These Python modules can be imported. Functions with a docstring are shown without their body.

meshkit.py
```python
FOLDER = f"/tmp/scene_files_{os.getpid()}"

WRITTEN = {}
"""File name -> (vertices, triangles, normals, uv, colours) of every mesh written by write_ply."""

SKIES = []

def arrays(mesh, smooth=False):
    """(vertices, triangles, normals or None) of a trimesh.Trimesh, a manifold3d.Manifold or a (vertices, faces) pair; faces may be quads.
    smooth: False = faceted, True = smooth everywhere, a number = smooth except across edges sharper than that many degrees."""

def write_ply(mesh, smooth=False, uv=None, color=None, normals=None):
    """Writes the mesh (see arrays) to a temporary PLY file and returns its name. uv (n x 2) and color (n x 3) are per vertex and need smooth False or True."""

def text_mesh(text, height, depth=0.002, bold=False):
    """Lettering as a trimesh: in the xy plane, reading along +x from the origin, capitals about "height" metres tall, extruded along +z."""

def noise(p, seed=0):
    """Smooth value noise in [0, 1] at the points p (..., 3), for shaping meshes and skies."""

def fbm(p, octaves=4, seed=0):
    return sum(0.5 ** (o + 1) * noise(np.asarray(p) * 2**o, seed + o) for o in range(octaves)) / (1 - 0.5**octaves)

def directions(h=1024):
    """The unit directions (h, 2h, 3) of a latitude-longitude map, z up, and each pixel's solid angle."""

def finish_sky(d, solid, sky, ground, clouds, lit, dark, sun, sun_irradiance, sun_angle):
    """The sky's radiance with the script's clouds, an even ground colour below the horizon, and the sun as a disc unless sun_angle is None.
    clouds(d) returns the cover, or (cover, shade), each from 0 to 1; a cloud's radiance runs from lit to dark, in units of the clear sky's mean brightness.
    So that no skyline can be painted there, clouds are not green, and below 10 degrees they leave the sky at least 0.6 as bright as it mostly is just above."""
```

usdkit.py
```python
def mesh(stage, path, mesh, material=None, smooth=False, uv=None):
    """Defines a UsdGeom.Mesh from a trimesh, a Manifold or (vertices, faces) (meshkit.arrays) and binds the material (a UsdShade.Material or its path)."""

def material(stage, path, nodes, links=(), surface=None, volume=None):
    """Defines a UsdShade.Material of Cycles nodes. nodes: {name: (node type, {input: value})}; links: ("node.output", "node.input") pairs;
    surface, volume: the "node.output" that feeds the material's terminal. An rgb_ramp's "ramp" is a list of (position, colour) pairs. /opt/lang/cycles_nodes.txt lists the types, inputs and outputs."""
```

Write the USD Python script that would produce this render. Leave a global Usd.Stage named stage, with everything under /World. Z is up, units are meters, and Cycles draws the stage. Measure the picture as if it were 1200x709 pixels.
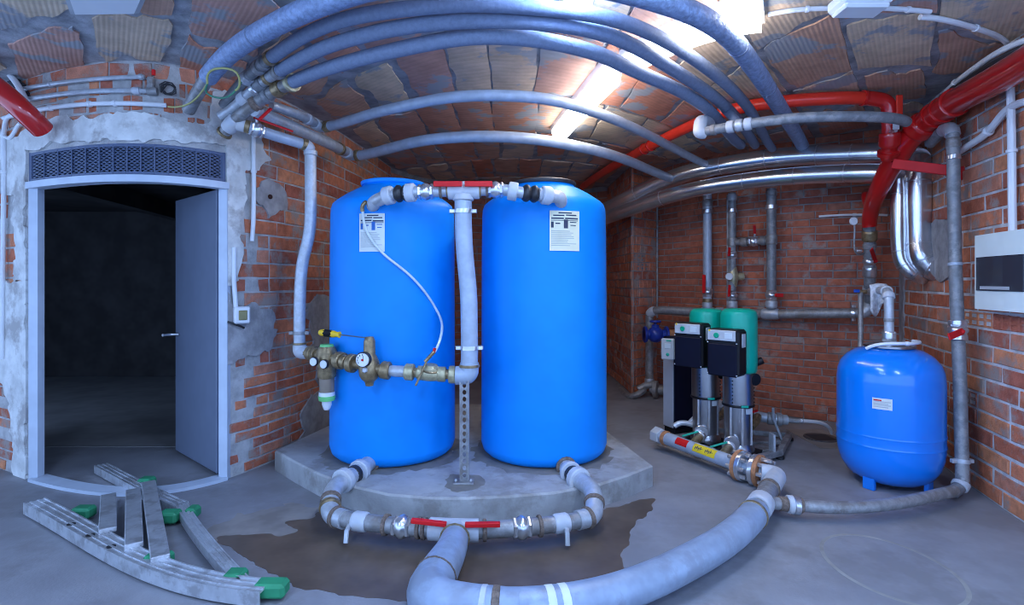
import math, random
import numpy as np, trimesh, usdkit, meshkit
from pxr import Usd, UsdGeom, UsdLux, UsdShade, Gf, Sdf
from shapely.geometry import Polygon, box as sbox
from shapely import affinity
from scipy.interpolate import CubicSpline, PchipInterpolator

stage = Usd.Stage.CreateInMemory()
UsdGeom.SetStageUpAxis(stage, 'Z'); UsdGeom.SetStageMetersPerUnit(stage, 1.0)
UsdGeom.Xform.Define(stage, '/World'); UsdGeom.Scope.Define(stage, '/World/Looks')
rnd = random.Random(7); rng = np.random.default_rng(7)
F, Y0, EYE = 640.0, 330.0, 1.5          # focal length and horizon in pixels of the 1200 x 709 frame, eye height

# ------------------------------------------------------------------ camera
cam = UsdGeom.Camera.Define(stage, '/World/camera')
cam.CreateHorizontalApertureAttr(36.0); cam.CreateFocalLengthAttr(36.0 * F / 1200)
cam.CreateVerticalApertureOffsetAttr(-(354.5 - Y0) * 36.0 / 1200)
cam.AddTranslateOp().Set(Gf.Vec3d(0, 0, EYE)); cam.AddRotateXOp().Set(90.0)
cam.CreateExposureAttr(0.0)
# ------------------------------------------------------------------ light: ambient from the open rest of the cellar, and the ceiling lamps (built below)
LIGHT = (0.58, 0.90, 1.58)
dome = UsdLux.DomeLight.Define(stage, '/World/ambient_light')
dome.CreateColorAttr(Gf.Vec3f(*LIGHT)); dome.CreateIntensityAttr(0.62)
LAMP_ON, LAMP_NEAR, LAMP_DIM = 22.0, 56.0, 1.0

# ------------------------------------------------------------------ places
def P(px, py, Y): return np.array([(px - 600) / F * Y, Y, EYE - (py - Y0) / F * Y])
def H(px, py, z): return P(px, py, (z - EYE) * F / (Y0 - py))
def G(px, Y, z): return np.array([(px - 600) / F * Y, Y, z])
KD = F / 300.0
def U(x, y, z):
    """Plan position of the room -> where it stands here (the walls run round the viewer as the photograph shows them)."""
    r, th = np.hypot(x, y), np.arctan2(x, y)
    return np.stack([r * th, KD * r, np.broadcast_to(z, np.shape(r))], -1)

# ------------------------------------------------------------------ materials
def M(name, col, rough=.5, metal=0., var=.12, scale=5., bump=0., bscale=60., spec=.5, col2=None, detail=3., emit=None, coat=0., trans=0., dirt=None, dscale=2.):
    c = np.array(col, float)
    a = np.clip(c * (1 - var), 0, 1); b = np.clip(c * (1 + var), 0, 1) if col2 is None else np.array(col2, float)
    nodes = {'g': ('geometry', {}), 'n': ('noise_texture', {'scale': scale, 'detail': detail, 'roughness': .6}),
             'r': ('rgb_ramp', {'ramp': [(0, a), (.35, a), (.65, b), (1, b)]}),
             'p': ('principled_bsdf', {'roughness': rough, 'metallic': metal, 'specular_ior_level': spec, 'coat_weight': coat, 'transmission_weight': trans})}
    links = [('g.position', 'n.vector'), ('n.fac', 'r.fac')]
    src = 'r.color'
    if dirt is not None:
        nodes['n3'] = ('noise_texture', {'scale': dscale, 'detail': 5., 'roughness': .65})
        nodes['r3'] = ('rgb_ramp', {'ramp': [(0, (0, 0, 0)), (.5, (0, 0, 0)), (.62, (1, 1, 1)), (1, (1, 1, 1))]})
        nodes['mx'] = ('mix_color', {'b': dirt})
        links += [('g.position', 'n3.vector'), ('n3.fac', 'r3.fac'), ('r3.color', 'mx.fac'), ('r.color', 'mx.a')]
        src = 'mx.result'
    links.append((src, 'p.base_color'))
    if bump:
        nodes['n2'] = ('noise_texture', {'scale': bscale, 'detail': 4.})
        nodes['b'] = ('bump', {'strength': bump, 'distance': .01})
        links += [('g.position', 'n2.vector'), ('n2.fac', 'b.height'), ('b.normal', 'p.normal')]
    if emit is not None:
        nodes['p'][1]['emission_color'] = emit[0]; nodes['p'][1]['emission_strength'] = emit[1]
    return usdkit.material(stage, '/World/Looks/' + name, nodes, links, surface='p.BSDF')

BR = [(.52, .165, .085), (.58, .20, .105), (.45, .135, .075), (.54, .215, .135), (.40, .125, .08), (.60, .235, .12)]
brick_m = [M('brick_%d' % i, c, .85, var=.18, scale=14, bump=.5, bscale=90, spec=.2, dirt=(.34, .27, .24), dscale=5.) for i, c in enumerate(BR)]
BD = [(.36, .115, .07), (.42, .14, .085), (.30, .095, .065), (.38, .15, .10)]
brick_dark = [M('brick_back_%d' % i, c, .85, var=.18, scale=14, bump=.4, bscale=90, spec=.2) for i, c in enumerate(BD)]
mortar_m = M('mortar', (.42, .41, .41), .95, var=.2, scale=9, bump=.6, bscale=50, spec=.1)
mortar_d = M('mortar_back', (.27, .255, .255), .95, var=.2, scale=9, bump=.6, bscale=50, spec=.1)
plaster_m = M('plaster', (.64, .64, .63), .9, var=.14, scale=7, bump=.4, bscale=40, spec=.15, dirt=(.40, .38, .37), dscale=4.)
cement_m = M('cement', (.33, .32, .33), .9, var=.22, scale=8, bump=.5, bscale=35, spec=.15)
floor_m = M('floor_concrete', (.245, .245, .27), .55, var=.13, scale=2.5, bump=.15, bscale=70, spec=.35, dirt=(.20, .196, .208), dscale=1.6, detail=6)
wet_m = M('wet_concrete', (.115, .082, .062), .38, var=.22, scale=4, bump=.05, bscale=30, spec=.4, detail=6)
damp_m = M('damp_concrete', (.25, .225, .21), .5, var=.18, scale=5, spec=.3)
plinth_m = M('plinth_concrete', (.38, .38, .385), .75, var=.14, scale=4, bump=.3, bscale=40, spec=.25, dirt=(.27, .26, .25), dscale=3., detail=6)
stain_m = M('plinth_stain', (.21, .195, .17), .6, var=.15, scale=8)
hole_m = M('hollow_dark', (.05, .022, .018), .95, spec=.05)
ceil_m = M('ceiling_mortar', (.36, .37, .40), .95, var=.28, scale=6, bump=.7, bscale=28, spec=.1)
def tile_material(i, c):
    c = np.array(c)
    return usdkit.material(stage, '/World/Looks/ceiling_tile_%d' % i, {
        'uv': ('attribute', {'attribute': 'st'}), 'g': ('geometry', {}),
        'w': ('wave_texture', {'wave_type': 'bands', 'bands_direction': 'y', 'scale': 10., 'distortion': 1.2, 'detail': 1., 'detail_scale': 1.}),
        'n': ('noise_texture', {'scale': 5., 'detail': 5., 'roughness': .65}), 'r': ('rgb_ramp', {'ramp': [(0, c * .72), (.4, c * .9), (.62, c * 1.12), (1, c * 1.3)]}),
        'wr': ('rgb_ramp', {'ramp': [(0, (.91, .91, .91)), (.4, (1, 1, 1)), (1, (1, 1, 1))]}),
        'n2': ('noise_texture', {'scale': 2.6, 'detail': 7., 'roughness': .6}), 'r2': ('rgb_ramp', {'ramp': [(0, (0, 0, 0)), (.545, (0, 0, 0)), (.585, (1, 1, 1)), (1, (1, 1, 1))]}),
        'mm': ('mix_color', {'b': (.35, .36, .39)}),
        'mx': ('mix_color', {'blend_type': 'multiply', 'fac': 1.}),
        'b': ('bump', {'strength': .22, 'distance': .008}), 'p': ('principled_bsdf', {'roughness': .8, 'specular_ior_level': .25})},
        [('uv.vector', 'w.vector'), ('g.position', 'n.vector'), ('g.position', 'n2.vector'), ('n2.fac', 'r2.fac'), ('n.fac', 'r.fac'), ('w.fac', 'wr.fac'), ('r.color', 'mx.a'), ('wr.color', 'mx.b'), ('mx.result', 'mm.a'), ('r2.color', 'mm.fac'), ('mm.result', 'p.base_color'), ('w.fac', 'b.height'), ('b.normal', 'p.normal')], surface='p.BSDF')
tile_m = [tile_material(i, c) for i, c in enumerate([(.60, .29, .20), (.58, .35, .25), (.62, .47, .35), (.62, .26, .17), (.54, .31, .25), (.66, .52, .38)])]

blue_m = M('blue_polyethylene', (.001, .245, .80), .45, var=.05, scale=3, spec=.25)
blue_s = M('blue_enamel', (.002, .20, .78), .2, var=.03, scale=2, spec=.55, coat=.3)
zinc = M('zinc', (.46, .49, .54), .42, .35, var=.12, scale=22, bump=.06, bscale=60, dirt=(.42, .43, .45), dscale=9.)
zinc_d = M('zinc_weathered', (.30, .30, .31), .5, .4, var=.2, scale=18, bump=.1, bscale=50, dirt=(.22, .2, .19), dscale=8.)
white_f = M('white_fitting', (.48, .51, .57), .5, var=.08, scale=16, bump=.05, dirt=(.5, .5, .52), dscale=8.)
hemp = M('hemp_thread', (.17, .125, .10), .85, var=.3, scale=60, bump=.4, bscale=120)
rust = M('rust_flange', (.40, .17, .075), .75, var=.3, scale=20, bump=.3)
chrome = M('nickel', (.66, .67, .70), .25, .85, var=.1, scale=20)
alu = M('aluminium_cladding', (.74, .75, .78), .22, .95, var=.07, scale=6, bump=.04, bscale=14)
alu_d = M('cladding_seam', (.50, .50, .53), .35, .9)
steel = M('stainless_steel', (.34, .34, .36), .26, .95, var=.05, scale=8)
foam = M('pipe_lagging', (.185, .23, .335), .7, var=.1, scale=40, bump=.2, bscale=80)
foil = M('crinkled_lagging', (.24, .32, .50), .5, .15, var=.2, scale=34, bump=.6, bscale=46)
pvc = M('grey_pipe', (.36, .42, .52), .4, .1, var=.1, scale=12)
pvc_f = M('floor_pipe_grey', (.27, .33, .44), .42, .1, var=.12, scale=9, dirt=(.23, .27, .35), dscale=6.)
pvc_d = M('dark_grey_pipe', (.20, .21, .23), .5, .2, var=.2, scale=14, dirt=(.3, .3, .31), dscale=10.)
brass = M('brass', (.29, .21, .115), .38, .55, var=.3, scale=26, bump=.12)
brass_l = M('pale_brass', (.45, .40, .25), .42, .5, var=.2, scale=26, bump=.1)
rubber = M('black_rubber', (.018, .018, .022), .45, var=.2)
red_p = M('red_paint', (.52, .010, .010), .2, var=.06, scale=5, spec=.6, coat=.5)
red_l = M('bright_red_paint', (.72, .035, .018), .3, var=.08, scale=5)
red_h = M('red_handle', (.60, .012, .015), .5, var=.1, spec=.25)
teal = M('teal_paint', (.0, .36, .25), .35, var=.05)
green = M('green_plastic', (.16, .55, .19), .45, var=.08)
green_d = M('green_rubber', (.02, .22, .10), .6, var=.2)
black = M('black_plastic', (.005, .005, .008), .5, spec=.3, var=.1)
navy = M('navy_panel', (.003, .004, .016), .6, spec=.2, var=.1)
grey = M('grey_sheet', (.36, .39, .46), .5, var=.05)
lgrey = M('light_grey_plastic', (.45, .48, .52), .5, var=.05)
screen = M('display', (.55, .62, .66), .3, var=.05)
paper = M('paper', (.66, .69, .66), .8, var=.05)
paper_y = M('cream_paper', (.74, .72, .54), .8, var=.05)
ink = M('ink', (.04, .05, .09), .8)
inkg = M('ink_grey', (.36, .38, .4), .8)
ink_b = M('ink_blue', (.02, .12, .42), .8)
yellow = M('yellow_label', (.75, .55, .02), .5)
yellow_p = M('yellow_plastic', (.78, .50, .02), .4)
white_p = M('white_plastic', (.72, .74, .78), .4, var=.04)
white_c = M('white_cabinet', (.78, .86, .84), .4, var=.03)
blue_v = M('blue_valve_paint', (.01, .035, .30), .35, var=.1)
tube_m = M('clear_hose', (.62, .68, .74), .25, var=.06, spec=.6)
clear_m = M('clear_bowl', (.35, .27, .2), .15, var=.1, spec=.7, trans=.35)
frame_m = M('painted_door_frame', (.50, .56, .66), .45, var=.06)
door_m = M('steel_door', (.14, .17, .24), .5, var=.05)
grille_m = M('grille_paint', (.08, .11, .20), .5, var=.08)
room_shade = M('painted_room_shade', (.035, .033, .035), .9, var=.3, scale=3)  # near-black walls and beams: the lack of light is painted in
dark_glass = M('tinted_window', (.035, .04, .055), .12, var=.05, spec=.6)
alu_l = M('ladder_aluminium', (.60, .62, .66), .38, .6, var=.1, scale=14, dirt=(.42, .42, .44), dscale=9.)
cloth_m = M('rag', (.55, .56, .60), .9, var=.25, scale=30, bump=.4)
gyel = M('earth_wire', (.42, .40, .14), .5, var=.1)
ggrn = M('earth_wire_green', (.05, .22, .13), .5)
grate_m = M('drain_grate', (.10, .10, .11), .6, .4)
lamp_on = M('lamp_diffuser', (.8, .8, .8), .5, var=0, emit=((1.0, .97, .95), LAMP_ON))
lamp_near = M('lamp_diffuser_near', (.8, .8, .8), .5, var=0, emit=((.62, .92, 1.5), LAMP_NEAR))
lamp_dim = M('acrylic_panel', (.78, .82, .86), .3, var=.02)

# ------------------------------------------------------------------ mesh helpers
def cat(*ms): return trimesh.util.concatenate([m for m in ms if m is not None])
def frames(p):
    t = np.gradient(p, axis=0); t /= np.linalg.norm(t, axis=1, keepdims=True) + 1e-12
    u = np.zeros_like(p); a = np.array([0, 0, 1.]) if abs(t[0][2]) < .9 else np.array([1., 0, 0])
    u[0] = a - t[0] * (a @ t[0]); u[0] /= np.linalg.norm(u[0])
    for i in range(1, len(p)):
        v = u[i - 1] - t[i] * (u[i - 1] @ t[i]); u[i] = v / (np.linalg.norm(v) + 1e-12)
    return t, u, np.cross(t, u)
def tube(p, r, n=14, caps=True):
    p = np.asarray(p, float); r = np.broadcast_to(np.asarray(r, float), (len(p),))
    t, u, w = frames(p); a = np.linspace(0, 2 * np.pi, n, endpoint=False)
    v = (p[:, None] + r[:, None, None] * (np.cos(a)[None, :, None] * u[:, None] + np.sin(a)[None, :, None] * w[:, None])).reshape(-1, 3)
    i, j = np.meshgrid(np.arange(len(p) - 1), np.arange(n), indexing='ij'); k = (j + 1) % n
    q = np.stack([i * n + j, i * n + k, (i + 1) * n + k, (i + 1) * n + j], -1).reshape(-1, 4)
    f = np.vstack([q[:, [0, 1, 2]], q[:, [0, 2, 3]]])
    if caps:
        m = len(v); v = np.vstack([v, p[:1], p[-1:]]); e = (len(p) - 1) * n; jj = np.arange(n)
        f = np.vstack([f, np.stack([np.full(n, m), (jj + 1) % n, jj], 1), np.stack([np.full(n, m + 1), e + jj, e + (jj + 1) % n], 1)])
    return trimesh.Trimesh(v, f, process=False)
def spline(pts, step=.03):
    p = np.asarray(pts, float)
    if len(p) == 2: n = 2; return np.linspace(p[0], p[1], max(3, int(np.linalg.norm(p[1] - p[0]) / .12)))
    s = np.concatenate([[0], np.cumsum(np.linalg.norm(np.diff(p, axis=0), axis=1) ** .6)])
    n = max(8, int(np.linalg.norm(np.diff(p, axis=0), axis=1).sum() / step))
    return CubicSpline(s, p)(np.linspace(0, s[-1], n))
def bend(pts, rad):
    """Straight runs joined by round bends."""
    p = [np.asarray(x, float) for x in pts]; out = [p[0]]
    for a, b, c in zip(p, p[1:], p[2:]):
        d1, d2 = a - b, c - b; l1, l2 = np.linalg.norm(d1), np.linalg.norm(d2); r = min(rad, .48 * l1, .48 * l2)
        s, e = b + d1 / l1 * r, b + d2 / l2 * r
        for t in np.linspace(0, 1, 9): out.append((1 - t) ** 2 * s + 2 * t * (1 - t) * b + t * t * e)
    out.append(p[-1]); return dense(np.array(out))
def dense(p, step=.05):
    q = [p[0]]
    for a, b in zip(p, p[1:]):
        d = np.linalg.norm(b - a)
        if d < 1e-6: continue
        for t in np.linspace(0, 1, max(2, int(d / step) + 1))[1:]: q.append(a + (b - a) * t)
    return np.array(q)
def align(d):
    d = np.asarray(d, float); d = d / np.linalg.norm(d)
    return trimesh.geometry.align_vectors([0, 0, 1], d)
def put(m, loc=(0, 0, 0), d=None, rz=0.):
    m = m.copy()
    if rz: m.apply_transform(trimesh.transformations.rotation_matrix(rz, [0, 0, 1]))
    if d is not None: m.apply_transform(align(d))
    m.apply_translation(loc); return m
def lathe(prof, n=28): return trimesh.creation.revolve(np.array(prof, float), sections=n)
def drum(r, h, b=.004, n=28): return lathe([(0, 0), (r - b, 0), (r, b), (r, h - b), (r - b, h), (0, h)], n)
def rbox(x, y, z, b=.006):
    pts = []
    for sx in (-1, 1):
        for sy in (-1, 1):
            for sz in (-1, 1):
                for k in range(3):
                    v = np.array([sx * x / 2, sy * y / 2, sz * z / 2]); s = np.array([sx, sy, sz])
                    for j in range(3):
                        if j != k: v[j] -= s[j] * b
                    pts.append(v)
    return trimesh.Trimesh(pts, process=False).convex_hull
def bar(a, b, w, h, bev=.004, up=(0, 0, 1)):
    """A bar from a to b, w across, h high."""
    a, b = np.asarray(a, float), np.asarray(b, float); d = b - a; L = np.linalg.norm(d); x = d / L
    y = np.cross(up, x); y /= np.linalg.norm(y); z = np.cross(x, y)
    m = rbox(L, w, h, bev); T = np.eye(4); T[:3, 0], T[:3, 1], T[:3, 2], T[:3, 3] = x, y, z, (a + b) / 2
    m.apply_transform(T); return m
def hexn(r, h): return drum(r, h, .006, 6)
def sphere(r, c=(0, 0, 0), n=2, s=(1, 1, 1)):
    m = trimesh.creation.icosphere(n, r); m.apply_scale(s); m.apply_translation(c); return m

class Path:
    def __init__(s, p):
        s.p = np.asarray(p, float); s.l = np.concatenate([[0], np.cumsum(np.linalg.norm(np.diff(s.p, axis=0), axis=1))])
    def s_at(s, px, py):
        q = s.p; x = 600 + F * q[:, 0] / q[:, 1]; y = Y0 - F * (q[:, 2] - EYE) / q[:, 1]
        return s.l[np.argmin((x - px) ** 2 + (y - py) ** 2)]
    def at(s, t): return np.array([np.interp(t, s.l, s.p[:, k]) for k in range(3)])
    def dir(s, t):
        d = s.at(min(t + .01, s.l[-1])) - s.at(max(t - .01, 0)); return d / np.linalg.norm(d)
    def sub(s, a, b, n=None):
        a, b = max(a, 0), min(b, s.l[-1]); n = n or max(3, int((b - a) / .03) + 1)
        return np.array([s.at(t) for t in np.linspace(a, b, n)])

# ------------------------------------------------------------------ scene tree helpers
used = {}
def numbered(parent, name):
    k = (parent, name); n = used.get(k, 0); used[k] = n + 1
    return name if n == 0 else '%s_%03d' % (name, n)
def meta(prim, label=None, cat_=None, group=None, kind=None):
    for k, v in (('label', label), ('category', cat_), ('group', group), ('kind', kind)):
        if v: prim.SetCustomDataByKey(k, v)
GROUPS = {'storage_tank': 'blue water tanks on the plinth', 'booster_pump': 'booster pumps on the skid', 'batten_lamp': 'lit batten lamps on the ceiling', 'overhead_pipe': 'grey pipes under the ceiling', 'clad_pipe': 'silver clad pipes', 'drop_pipe': 'drop pipes on the back wall', 'red_pipe': 'red painted pipes', 'conduit': 'conduits on walls and ceiling'}
class Thing:
    def __init__(s, name, label=None, cat_=None, group=None, kind=None, flat=False):
        group = group or GROUPS.get(name); s.path = '/World/' + numbered('/World', name); s.parts = []; s.m = (label, cat_, group, kind); s.flat = flat
    def add(s, name, mesh, mat, under=None, smooth=35, label=None, kind=None, uv=None):
        """A part, or a sub-part of the part that add() returned earlier."""
        s.parts.append([name, mesh, mat, under, smooth, label, kind, uv]); return len(s.parts) - 1
    def pipe(s, path, r, mat, name='pipe', n=14, **k): return s.add(name, tube(path, r, n), mat, **k)
    def collar(s, path, px, py, half, r, mat, name='coupling', **k):
        t = path.s_at(px, py); h = half * path.at(t)[1] / F
        q = path.sub(t - h, t + h, 9)
        if np.linalg.norm(q[-1] - q[0]) < .004: return None
        rr = np.full(9, r); rr[0] = rr[-1] = r * .9
        return s.add(name, tube(q, rr, 16), mat, **k)
    def done(s):
        V = np.vstack([p[1].vertices for p in s.parts]); lo, hi = V.min(0), V.max(0)
        base = np.array([(lo[0] + hi[0]) / 2, (lo[1] + hi[1]) / 2, lo[2]])
        x = UsdGeom.Xform.Define(stage, s.path); x.AddTranslateOp().Set(Gf.Vec3d(*map(float, base)))
        meta(x.GetPrim(), *s.m); made = []
        for name, mesh, mat, under, smooth, label, kind, uv in s.parts:
            par = s.path if under is None else made[under]
            path = par + '/' + numbered(par, name); m = mesh.copy(); m.apply_translation(-base)
            pr = usdkit.mesh(stage, path, m, mat, smooth=False if uv is not None else smooth, uv=uv)
            meta(pr.GetPrim(), label, None, None, kind); made.append(path)
        return s
def single(name, mesh, mat, label, cat_, group=None, kind=None, smooth=35):
    path = '/World/' + numbered('/World', name)
    pr = usdkit.mesh(stage, path, mesh, mat, smooth=smooth); meta(pr.GetPrim(), label, cat_, group, kind); return pr

# ================================================================== SETTING
CEIL = 3.06
class Wall:
    """A wall that runs through (pixel column, distance) stations; s is the length along it in the room's plan."""
    def __init__(s, st, curve=None):
        px = np.linspace(st[0][0], st[-1][0], 260)
        r = curve(px) if curve else PchipInterpolator([a for a, _ in st], [b for _, b in st])(px)
        th, rt = (px - 600) / 300.0, r / KD
        tx, ty = rt * np.sin(th), rt * np.cos(th)
        s.px, s.s = px, np.concatenate([[0], np.cumsum(np.hypot(np.diff(tx), np.diff(ty)))])
        s.X, s.Y = (px - 600) / F * r, r
        dx, dy = np.gradient(s.X, s.s), np.gradient(s.Y, s.s); L = np.hypot(dx, dy)
        s.nx, s.ny = dy / L, -dx / L
        s.L = s.s[-1]
    def s_px(s, px): return float(np.interp(px, s.px, s.s))
    def pos(s, t, z, out=0.):
        t = np.asarray(t, float); f = lambda a: np.interp(t, s.s, a)
        return np.stack([f(s.X) + out * f(s.nx), f(s.Y) + out * f(s.ny), np.broadcast_to(z, t.shape) + 0. * t], -1)
    def pix(s, px, py, out=0.):
        """(s, z) of a pixel on the wall."""
        t = s.s_px(px); return t, EYE - (py - Y0) / F * float(np.interp(t, s.s, s.Y))
    def slab(s, t0, t1, z0, z1, thick=.16, out=0.):
        t = np.linspace(t0, t1, max(4, int((t1 - t0) / .06))); n = len(t)
        v = np.vstack([s.pos(t, z0, out), s.pos(t, z1, out), s.pos(t, z1, -thick), s.pos(t, z0, -thick)])
        f = []
        for i in range(n - 1):
            for a in range(4):
                b = (a + 1) % 4; f += [[a * n + i, a * n + i + 1, b * n + i + 1], [a * n + i, b * n + i + 1, b * n + i]]
        for i in (0, n - 1): f += [[i, n + i, 2 * n + i], [i, 2 * n + i, 3 * n + i]]
        return trimesh.Trimesh(v, f, process=False)
    def brick(s, t0, t1, z0, z1, out):
        """A brick whose arrises are worn: 18 triangles more or less."""
        j = lambda k=.004: rng.uniform(-k, k); c = .005
        A = np.array([[t0 + j(), z0 + j()], [t1 + j(), z0 + j()], [t1 + j(), z1 + j()], [t0 + j(), z1 + j()]])
        I = A + (A.mean(0) - A) * np.array([c / max((t1 - t0) / 2, .02), c / max((z1 - z0) / 2, .02)])
        t = np.concatenate([A[:, 0], A[:, 0], I[:, 0]]); z = np.concatenate([A[:, 1], A[:, 1], I[:, 1]])
        o = np.concatenate([np.full(4, -.02), np.full(4, out - .004), np.full(4, out)])
        v = s.pos(t, 0., 0.); f = lambda a: np.interp(t, s.s, a)
        v = np.stack([f(s.X) + o * f(s.nx), f(s.Y) + o * f(s.ny), z], -1)
        q = []
        for i in range(4):
            k = (i + 1) % 4; q += [[i, k, 4 + k, 4 + i], [4 + i, 4 + k, 8 + k, 8 + i]]
        q.append([8, 9, 10, 11]); q = np.array(q)
        return trimesh.Trimesh(v, np.vstack([q[:, [0, 1, 2]], q[:, [0, 2, 3]]]), process=False)
    def hollow(s, t0, t1, z0, z1, out, nx, nz=2):
        """A brick laid so that its cells show: ribs between open cells."""
        ms = [s.brick(t0, t1, z0, z1, out - .0065)]; w, h = (t1 - t0), (z1 - z0); e = .020
        for i in range(nx + 1):
            c = t0 + w * i / nx; ms.append(s.brick(max(t0, c - e / 2), min(t1, c + e / 2 + .002), z0, z1, out))
        for i in range(nz + 1):
            c = z0 + h * i / nz; ms.append(s.brick(t0, t1, max(z0, c - e / 2), min(z1, c + e / 2 + .002), out - .001))
        return cat(*ms)
    def patch(s, poly, out, back=0.):
        v, f, n = [], [], 0
        for g in getattr(poly, 'geoms', [poly]):
            a, _, b, _ = g.bounds
            for x0 in np.arange(math.floor(a / .08) * .08, b, .08):
                c = g.intersection(sbox(x0, -9, x0 + .08, 9))
                for h in getattr(c, 'geoms', [c]):
                    if h.geom_type != 'Polygon' or h.area < 1e-6: continue
                    vv, ff = trimesh.creation.triangulate_polygon(h, engine='earcut'); vv = np.asarray(vv)
                    v.append(s.pos(vv[:, 0], vv[:, 1], out)); f.append(np.asarray(ff) + n); n += len(vv)
            for ring in [g.exterior, *g.interiors]:
                e = np.array(ring.segmentize(.04).coords); m = len(e)
                v += [s.pos(e[:, 0], e[:, 1], out), s.pos(e[:, 0], e[:, 1], back)]
                i = np.arange(m - 1); f += [np.stack([n + i, n + i + 1, n + m + i + 1], 1), np.stack([n + i, n + m + i + 1, n + m + i], 1)]; n += 2 * m
        return trimesh.Trimesh(np.vstack(v), np.vstack(f), process=False)
def ragged(pts, amp=.03, step=.03, seed=1):
    e = Polygon(pts).buffer(0); c = np.array(e.exterior.segmentize(step).coords)[:-1]
    q = np.stack([c[:, 0] * 14, c[:, 1] * 14, np.zeros(len(c))], -1)
    d = np.stack([meshkit.fbm(q, 3, seed) - .5, meshkit.fbm(q + 50, 3, seed + 9) - .5], -1)
    g = Polygon(c + d * amp * 3).buffer(0)
    return max(g.geoms, key=lambda k: k.area) if hasattr(g, 'geoms') else g

WL = Wall([(-60, 0), (458, 0)], lambda px: 3.85 / np.cos((px - 150) / 300.0))
WF = Wall([(458, 7.45), (500, 8.2), (560, 8.95), (640, 9.25), (712, 8.97)])
WP1 = Wall([(712, 8.97), (727, 8.0), (741, 7.2)])
WP2 = Wall([(741, 7.2), (755, 7.38), (770, 7.6)])
WB = Wall([(770, 7.6), (830, 6.78), (900, 6.2), (980, 5.8), (1056, 5.5)])
WR = Wall([(1056, 5.5), (1105, 4.45), (1150, 3.87), (1200, 3.40), (1260, 3.02), (1330, 2.7)])
DL, DR = WL.s_px(34), WL.s_px(264); DTOP = 2.475

def lay(T, W, z0, z1, pitch, length, gap, mats, out=.008, skip=None, t0=0., t1=None, hollow=0., limit=300, seed=0):
    """Courses of bricks: the nearest 300 as parts, the rest joined."""
    r = random.Random(seed); t1 = W.L if t1 is None else t1; rows = int(round((z1 - z0) / pitch)); todo = []
    for k in range(rows):
        z = z0 + k * pitch; t = t0 - r.choice([0, .5, .25, .72]) * length
        while t < t1:
            a, b = max(t, t0), min(t + length - gap, t1)
            if b - a > .03 and not (skip and skip(a, b, z, z + pitch - gap)):
                c = W.pos(np.array((a + b) / 2), z + pitch / 2); x = 600 + F * c[0] / c[1]; y = Y0 - F * (c[2] - EYE) / c[1]
                inside = -30 < x < 1230 and -10 < y < 720
                todo.append((0 if inside else 50 + c[1], c[1], a, b, z, r.randrange(len(mats)), r.uniform(-.003, .004), r.random()))
            t += length
    todo.sort(key=lambda q: (q[0], q[1])); rest = {}
    for i, (_, _, a, b, z, m, o, h) in enumerate(todo):
        if h < hollow: mesh = W.hollow(a, b, z, z + pitch - gap, out + o, max(2, int((b - a) / .055)))
        else: mesh = W.brick(a, b, z, z + pitch - gap, out + o)
        if i < limit: T.add('brick', mesh, mats[m], smooth=False)
        else: rest.setdefault(m % 2, []).append(mesh)
    for m, ms in rest.items(): T.add('brick', cat(*ms), mats[m], smooth=False, kind='stuff')
    return min(len(todo), limit)

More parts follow.
